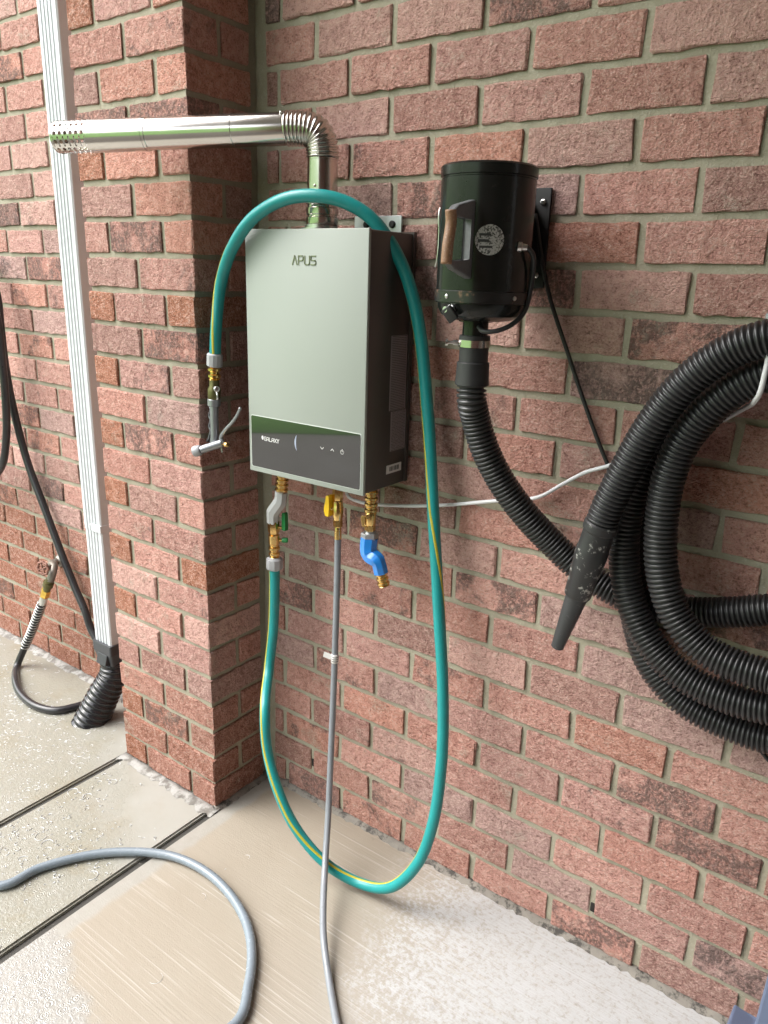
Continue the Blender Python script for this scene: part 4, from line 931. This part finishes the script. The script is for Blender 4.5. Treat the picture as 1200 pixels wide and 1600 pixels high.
HP = [Vector((ox, oy, zo - .086)), Vector((ox + .002, oy, zo - .115)), (0.4131, -0.1500, 1.1725), (0.4295, -0.1350, 1.1128), (0.4589, -0.1150, 1.0502), (0.5013, -0.0900, 0.9888), (0.5492, -0.0620, 0.9345), (0.6030, -0.0460, 0.8909), (0.6735, -0.0400, 0.8597), (0.7454, -0.0360, 0.8492), (0.8117, -0.0340, 0.8579), (0.8832, -0.0340, 0.8792), (0.9447, -0.0340, 0.9021),
      (1.05, -.034, .93), (1.13, -.036, 1.03), (1.13, -.036, 1.17), (1.05, -.036, 1.29), (.93, -.038, 1.32), (.82, -.040, 1.25), (0.7372, -0.0400, 1.1227), (0.6977, -0.0360, 1.0330), (0.6924, -0.0340, 0.9331), (0.7149, -0.0340, 0.8240), (0.7539, -0.0340, 0.7374), (0.8139, -0.0340, 0.6856), (0.8848, -0.0360, 0.6664), (0.9749, -0.0380, 0.6668),
      (1.10, -.045, .71), (1.20, -.055, .86), (1.21, -.065, 1.08), (1.11, -.075, 1.26), (.97, -.080, 1.335), (.86, -.082, 1.31), (0.7534, -0.0830, 1.2081), (0.7111, -0.0850, 1.1207), (0.6933, -0.0870, 1.0320), (0.6976, -0.0890, 0.9501), (0.7213, -0.0920, 0.8716), (0.7705, -0.0950, 0.8005), (0.8319, -0.0980, 0.7627), (0.8974, -0.1000, 0.7507), (0.9714, -0.1020, 0.7559),
      (1.07, -.106, .79), (1.15, -.112, .92), (1.15, -.118, 1.12), (1.07, -.123, 1.25), (.97, -.126, 1.31), (0.8862, -0.1280, 1.2950), (0.8343, -0.1280, 1.2603), (0.7884, -0.1260, 1.1998), (0.7645, -0.1240, 1.1260), (0.7610, -0.1220, 1.0431), (0.7738, -0.1250, 0.9564), (0.8068, -0.1280, 0.8852), (0.8583, -0.1300, 0.8411), (0.9128, -0.1340, 0.8286), (0.9657, -0.1380, 0.8285),
      (1.01, -.150, .83), (1.12, -.155, .95), (1.14, -.158, 1.13), (1.07, -.160, 1.28), (.97, -.162, 1.355), (0.8833, -0.1600, 1.3464), (0.8273, -0.1580, 1.3196), (0.7749, -0.1560, 1.2692), (0.7332, -0.1540, 1.1991), (0.6997, -0.1520, 1.1167), (0.6753, -0.1500, 1.0429), (0.6695, -0.1500, 1.0166)]
hp = catmull(HP, 14); pitch = 0.0084; tot = plen(hp); nrib = int(tot / pitch)
ph = ((0.0, -.0050), (.10, -.0006), (.22, 0.0), (.46, 0.0), (.58, -.0006), (.70, -.0050), (.84, -.0055))
ds = []; rr = []
for i in range(nrib):
    for a, b in ph: ds.append((i + a) * pitch); rr.append(RH + b)
link('corrugated_tube', tube('corrugated_tube', resample(hp, ds), rr, 22), M['corr'], cuff)
t0, t1 = Vector((0.6718, -0.1500, 1.0251)), Vector((0.6403, -0.1420, 0.8779)); t2 = Vector((0.6108, -0.1340, 0.7635))
link('worn_cuff', lathe('worn_cuff', [(0, .026), (.02, .0290), (.10, .0292), (.12, .0268), (.34, .0270), (.38, .0284), (.46, .0282), (.70, .0262), (.72, .0252), (.98, .0240), (1, .0225), (1, .018)], t0, t1, 30), M['worn'], cuff)
link('tapered_nozzle', lathe('tapered_nozzle', [(0, .0195), (.05, .0198), (.93, .0122), (1, .0118), (1, .0095), (.9, .0095)], t1 + (t0 - t1) * .02, t2, 26), M['tip'], cuff)
hk = thing('hose_hanger', (1.0, 0, 1.33), 'steel hanger screwed to the brick holding the black hose coil', 'hose hanger')
hpx, hpz = (0.8554, 1.3585)
link('hanger_plate', box_me('hanger_plate', hpx - .012, hpx + .10, -.006, .002, hpz - .016, hpz + .016, .0015), M['galv'], hk)
link('hanger_screw', lathe('hanger_screw', [(0, .007), (.5, .007), (1, .004)], (hpx - .003, -.006, hpz), (hpx - .003, -.011, hpz), 10), M['steel2'], hk)
link('hanger_arm', tube('hanger_arm', catmull([Vector((hpx + .07, -.004, hpz)), Vector((hpx + .07, -.03, 1.262)), Vector((hpx + .07, -.12, 1.255)), Vector((hpx + .07, -.19, 1.268)), Vector((hpx + .07, -.205, 1.31))], 6), .006, 10), M['galv'], hk)

# ------------------------------------------------------------------ downspout and drain
ds_ = thing('downspout', (-0.9, -.08, .2), 'white ribbed downspout running down beside the brick pillar', 'downspout')
DX1 = -0.8399; DX0 = -0.9232
DY0, DY1 = -.12, -.052
def spout(name, z0, z1, grow=0.0):
    pts = []; w = DX1 - DX0
    pts.append((DX0 - grow, DY1 + grow)); pts.append((DX0 - grow, DY0 - grow + .004)); pts.append((DX0 - grow + .004, DY0 - grow))
    n = 4; a = DX0 + .010; b = DX1 - .014; cw = (b - a) / n
    for i in range(n):
        x = a + i * cw; pts += [(x + cw * .25, DY0 - grow), (x + cw * .40, DY0 - grow + .004), (x + cw * .62, DY0 - grow + .004), (x + cw * .77, DY0 - grow)]
    pts += [(DX1 + grow - .004, DY0 - grow), (DX1 + grow, DY0 - grow + .004), (DX1 + grow, DY1 + grow)]
    return prism(name, pts, z0, z1, 'z')
zj = 0.6544
zl = 0.2750
lo = link('lower_pipe', spout('lower_pipe', zl - .03, zj + .02), M['white'], ds_); lo.location = (0, 0, 0)
link('upper_pipe', spout('upper_pipe', zj, 2.7, .0015), M['white'], ds_)
sx = DX0 + .03
link('pop_rivet', lathe('pop_rivet', [(0, .003), (1, .001)], (sx, DY0 - .001, zj + .014), (sx, DY0 - .005, zj + .014), 8), M['steel2'], ds_)
link('joint_strap', box_me('joint_strap', sx + .008, DX1 + .004, DY0 - .005, DY1, zj - .001, zj + .022, .001), M['white'], ds_)
dr = thing('drain_pipe', (-.9, -.13, 0), 'black corrugated drain pipe under the white downspout on the wet slab', 'drain pipe')
link('adaptor', prism('adaptor', rrect((DX0 + DX1) / 2, (DY0 + DY1) / 2, DX1 - DX0 + .012, DY1 - DY0 + .014, .006, 3), zl - .030, zl + .004, 'z', .001), M['adaptor'], dr)
dc = Vector(((DX0 + DX1) / 2, (DY0 + DY1) / 2, 0))
vA = rrect(dc.x, dc.y, DX1 - DX0 + .010, DY1 - DY0 + .012, .006, 8); v = []; f = []
for kk, zz in ((0, zl - .030), (1, zl - .075)):
    for i, (x, y) in enumerate(vA):
        a = math.atan2(y - dc.y, x - dc.x); rr_ = .043; v.append((x * (1 - kk) + (dc.x + rr_ * math.cos(a)) * kk, y * (1 - kk) + (dc.y + rr_ * math.sin(a)) * kk, zz))
nA = len(vA)
for i in range(nA): f.append((i, (i + 1) % nA, nA + (i + 1) % nA, nA + i))
link('adaptor_cone', smooth_angle(pydata('adaptor_cone', v, f), 40), M['adaptor'], dr)
wd = prism('adaptor_wedge', [(DY0 - .007, zl - .032), (DY0 - .016, zl - .066), (DY0 + .01, zl - .07), (DY0 + .01, zl - .032)], dc.x - .022, dc.x + .026, 'x', .0015); link('adaptor_wedge', wd, M['adaptor'], dr)
dp = catmull([Vector((dc.x, dc.y, zl - .070)), Vector((dc.x - .001, dc.y - .004, zl - .12)), Vector((-.905, -.118, .085)), Vector((-.922, -.145, .02)), Vector((-.94, -.172, -.05))], 30)
npt = 15; tot = plen(dp); dsd = []; rrd = []
for i in range(npt):
    for a, b in ((0, -.005), (.12, -.003), (.25, 0), (.55, 0), (.68, -.003), (.8, -.0055)):
        s = (i + a) / npt; dsd.append(s * tot); rrd.append(.043 + .018 * s + b)
link('corrugated_pipe', tube('corrugated_pipe', resample(dp, dsd), rrd, 32), M['drain'], dr)

# ------------------------------------------------------------------ outdoor tap and black hose on the left wall
tap = thing('outdoor_tap', (-1.2792, -0.0100, 0.4243), 'weathered outdoor tap with rusty red wheel on the left brick wall', 'tap')
k0 = Vector((-1.2918, 0.0020, 0.4176)); k1 = Vector((-1.2363, -0.0550, 0.4295)); 
link('wall_flange', lathe('wall_flange', [(0, .022), (.5, .021), (1, .014)], (k0.x, .002, k0.z), (k0.x, -.010, k0.z), 16), M['oldmetal'], tap)
link('tap_body', tube('tap_body', catmull([Vector((k0.x, -.006, k0.z)), Vector((k0.x, -.03, k0.z)), k1, Vector((-1.2140, -0.0750, 0.4132)), Vector((-1.2175, -0.0850, 0.3873))], 5), lambda i: .0125 if i < 8 else .0135, 14), M['oldmetal'], tap)
wc0 = Vector((-1.2250, -0.0750, 0.4383)); wc1 = Vector((-1.2170, -0.1050, 0.4401)); wdv = (wc1 - wc0).normalized()
link('valve_stem', lathe('valve_stem', flat(.007), k1, wc1, 10), M['oldmetal'], tap)
nw = Vector((0, 0, 1)); nw = (nw - wdv * nw.dot(wdv)).normalized(); bw = wdv.cross(nw); ringp = []
for i in range(49):
    a = 2 * math.pi * i / 48; ringp.append(wc1 + (nw * math.cos(a) + bw * math.sin(a)) * (.0215 + .0016 * math.cos(a * 8)))
parts_ = [tube('r', ringp, .0042, 8, False)]
for i in range(4):
    a = math.pi / 2 * i + .4; parts_.append(tube('s', [wc1, wc1 + (nw * math.cos(a) + bw * math.sin(a)) * .020], .0034, 6))
link('hand_wheel', join_me('hand_wheel', parts_), M['rust'], tap)
link('vacuum_breaker', lathe('vacuum_breaker', [(0, .012), (.3, .014), (.32, .018), (.62, .018), (.65, .013), (1, .013)], Vector((-1.2158, -0.0850, 0.3971)), Vector((-1.2388, -0.0880, 0.3494)), 12), M['patina'], tap)
bh0, bh1 = Vector((-1.2404, -0.0880, 0.3513)), Vector((-1.2561, -0.0890, 0.3210))
bhp = [bh1, (-1.3069, -0.0900, 0.2435), (-1.3722, -0.0920, 0.1442), (-1.4204, -0.1000, 0.0674), (-1.4314, -0.1250, 0.0088), (-1.3359, -0.1850, 0.0120), (-1.2282, -0.2246, 0.0120), (-1.1163, -0.2323, 0.0120), (-1.0436, -0.2035, 0.0120), (-1.0192, -0.1538, 0.0120), (-1.01, -.125, .012), (-.985, -.055, .03), (-.985, -.028, .12), (-1.0848, -0.0300, 0.2237), (-1.1127, -0.0300, 0.2872), (-1.1615, -0.0280, 0.3559), (-1.2211, -0.0280, 0.4582), (-1.3026, -0.0280, 0.6138), (-1.3743, -0.0300, 0.7600), (-1.4091, -0.0350, 0.8999), (-1.4152, -0.0450, 1.0297), (-1.4129, -0.0500, 1.1247), (-1.4119, -0.0500, 1.2170), (-1.4125, -0.0500, 1.3170), (-1.4511, -0.0500, 1.4044), (-1.5845, -0.0500, 1.4421), (-1.7709, -0.0550, 1.3671), (-1.9142, -0.0600, 1.0953), (-1.9230, -0.0650, 0.7858), (-1.7299, -0.0700, 0.6589), (-1.5554, -0.0750, 0.6840), (-1.4582, -0.0750, 0.7539), (-1.4094, -0.0750, 0.8617), (-1.3889, -0.0750, 0.9721), (-1.3805, -0.0750, 1.0982), (-1.3700, -0.0800, 1.2403), (-1.4049, -0.0800, 1.3563)]
bh = thing('black_hose', bh1, 'black rubber hose from the outdoor tap looping behind the drain up to a coil', 'hose')
link('hose_tube', tube('hose_tube', resample(catmull(bhp, 12), .009), .0125, 14), M['blackhose'], bh)
link('brass_nut', hexprof('brass_nut', .0165, bh0, bh1 + Vector((0, 0, .002))), M['yellowbrass'], bh)
link('ferrule', lathe('ferrule', flat(.0138), bh1, Vector((-1.2750, -0.0895, 0.2893)), 14), M['steel2'], bh)
cp = resample(catmull([Vector((-1.2745, -0.0895, 0.2919)), Vector((-1.3069, -0.0900, 0.2435)), Vector((-1.3722, -0.0920, 0.1442)), Vector((-1.4123, -0.0980, 0.0822))], 20), .004); Fc = frames(cp)
hel = []
turns = 17; N = turns * 14
for i in range(N + 1):
    s = i / N * (len(cp) - 1); j = min(int(s), len(cp) - 2); p = cp[j].lerp(cp[j + 1], s - j); t, n, b = Fc[j]; a = 2 * math.pi * turns * i / N
    hel.append(p + (n * math.cos(a) + b * math.sin(a)) * .0150)
link('spring_guard', tube('spring_guard', hel, .0019, 6), M['steel2'], bh)

hkb = thing('hose_hook', (-1.6657, -0.0100, 1.4430), 'small steel hook on the left brick wall holding the black rubber hose', 'hose hook')
hb_ = Vector((-1.6806, -0.0040, 1.4328))
link('hook_rod', tube('hook_rod', catmull([hb_ + Vector((0, .01, -.028)), hb_ + Vector((0, -.06, -.030)), hb_ + Vector((0, -.105, -.026)), hb_ + Vector((0, -.118, .0))], 6), .005, 8), M['galv'], hkb)
link('hook_plate', box_me('hook_plate', hb_.x - .02, hb_.x + .02, -.006, .002, hb_.z - .06, hb_.z, .001), M['galv'], hkb)

# ------------------------------------------------------------------ slate blue plastic object at the lower right
sl0 = Vector((1.0290, -0.0600, 0.0996))
st = thing('plastic_stand', (1.03, -.1, 0), 'slate blue plastic stand with pointed foot at the lower right against the wall', 'plastic stand')
A_ = [(0.9984, -0.0500, 0.0224), (1.0070, -0.0500, 0.1026), (1.0453, -0.0500, 0.0909), (1.0669, -0.0500, 0.0945)]
fp = [(p[0], p[2]) for p in A_] + [(1.16, .0), (A_[0][0], .0)]
link('foot_panel', prism('foot_panel', fp, -.05, -.11, 'y', .004), M['slate'], st)
B_ = [(1.0514, -0.1150, 0.2777), (1.0483, -0.1150, 0.1370)]
link('upright_rib', prism('upright_rib', [(B_[0][0], B_[0][2]), (B_[0][0] + .05, B_[0][2] + .03), (1.16, 0.0), (B_[1][0], max(B_[1][2], .0))], -.112, -.14, 'y', .004), M['slate'], st)
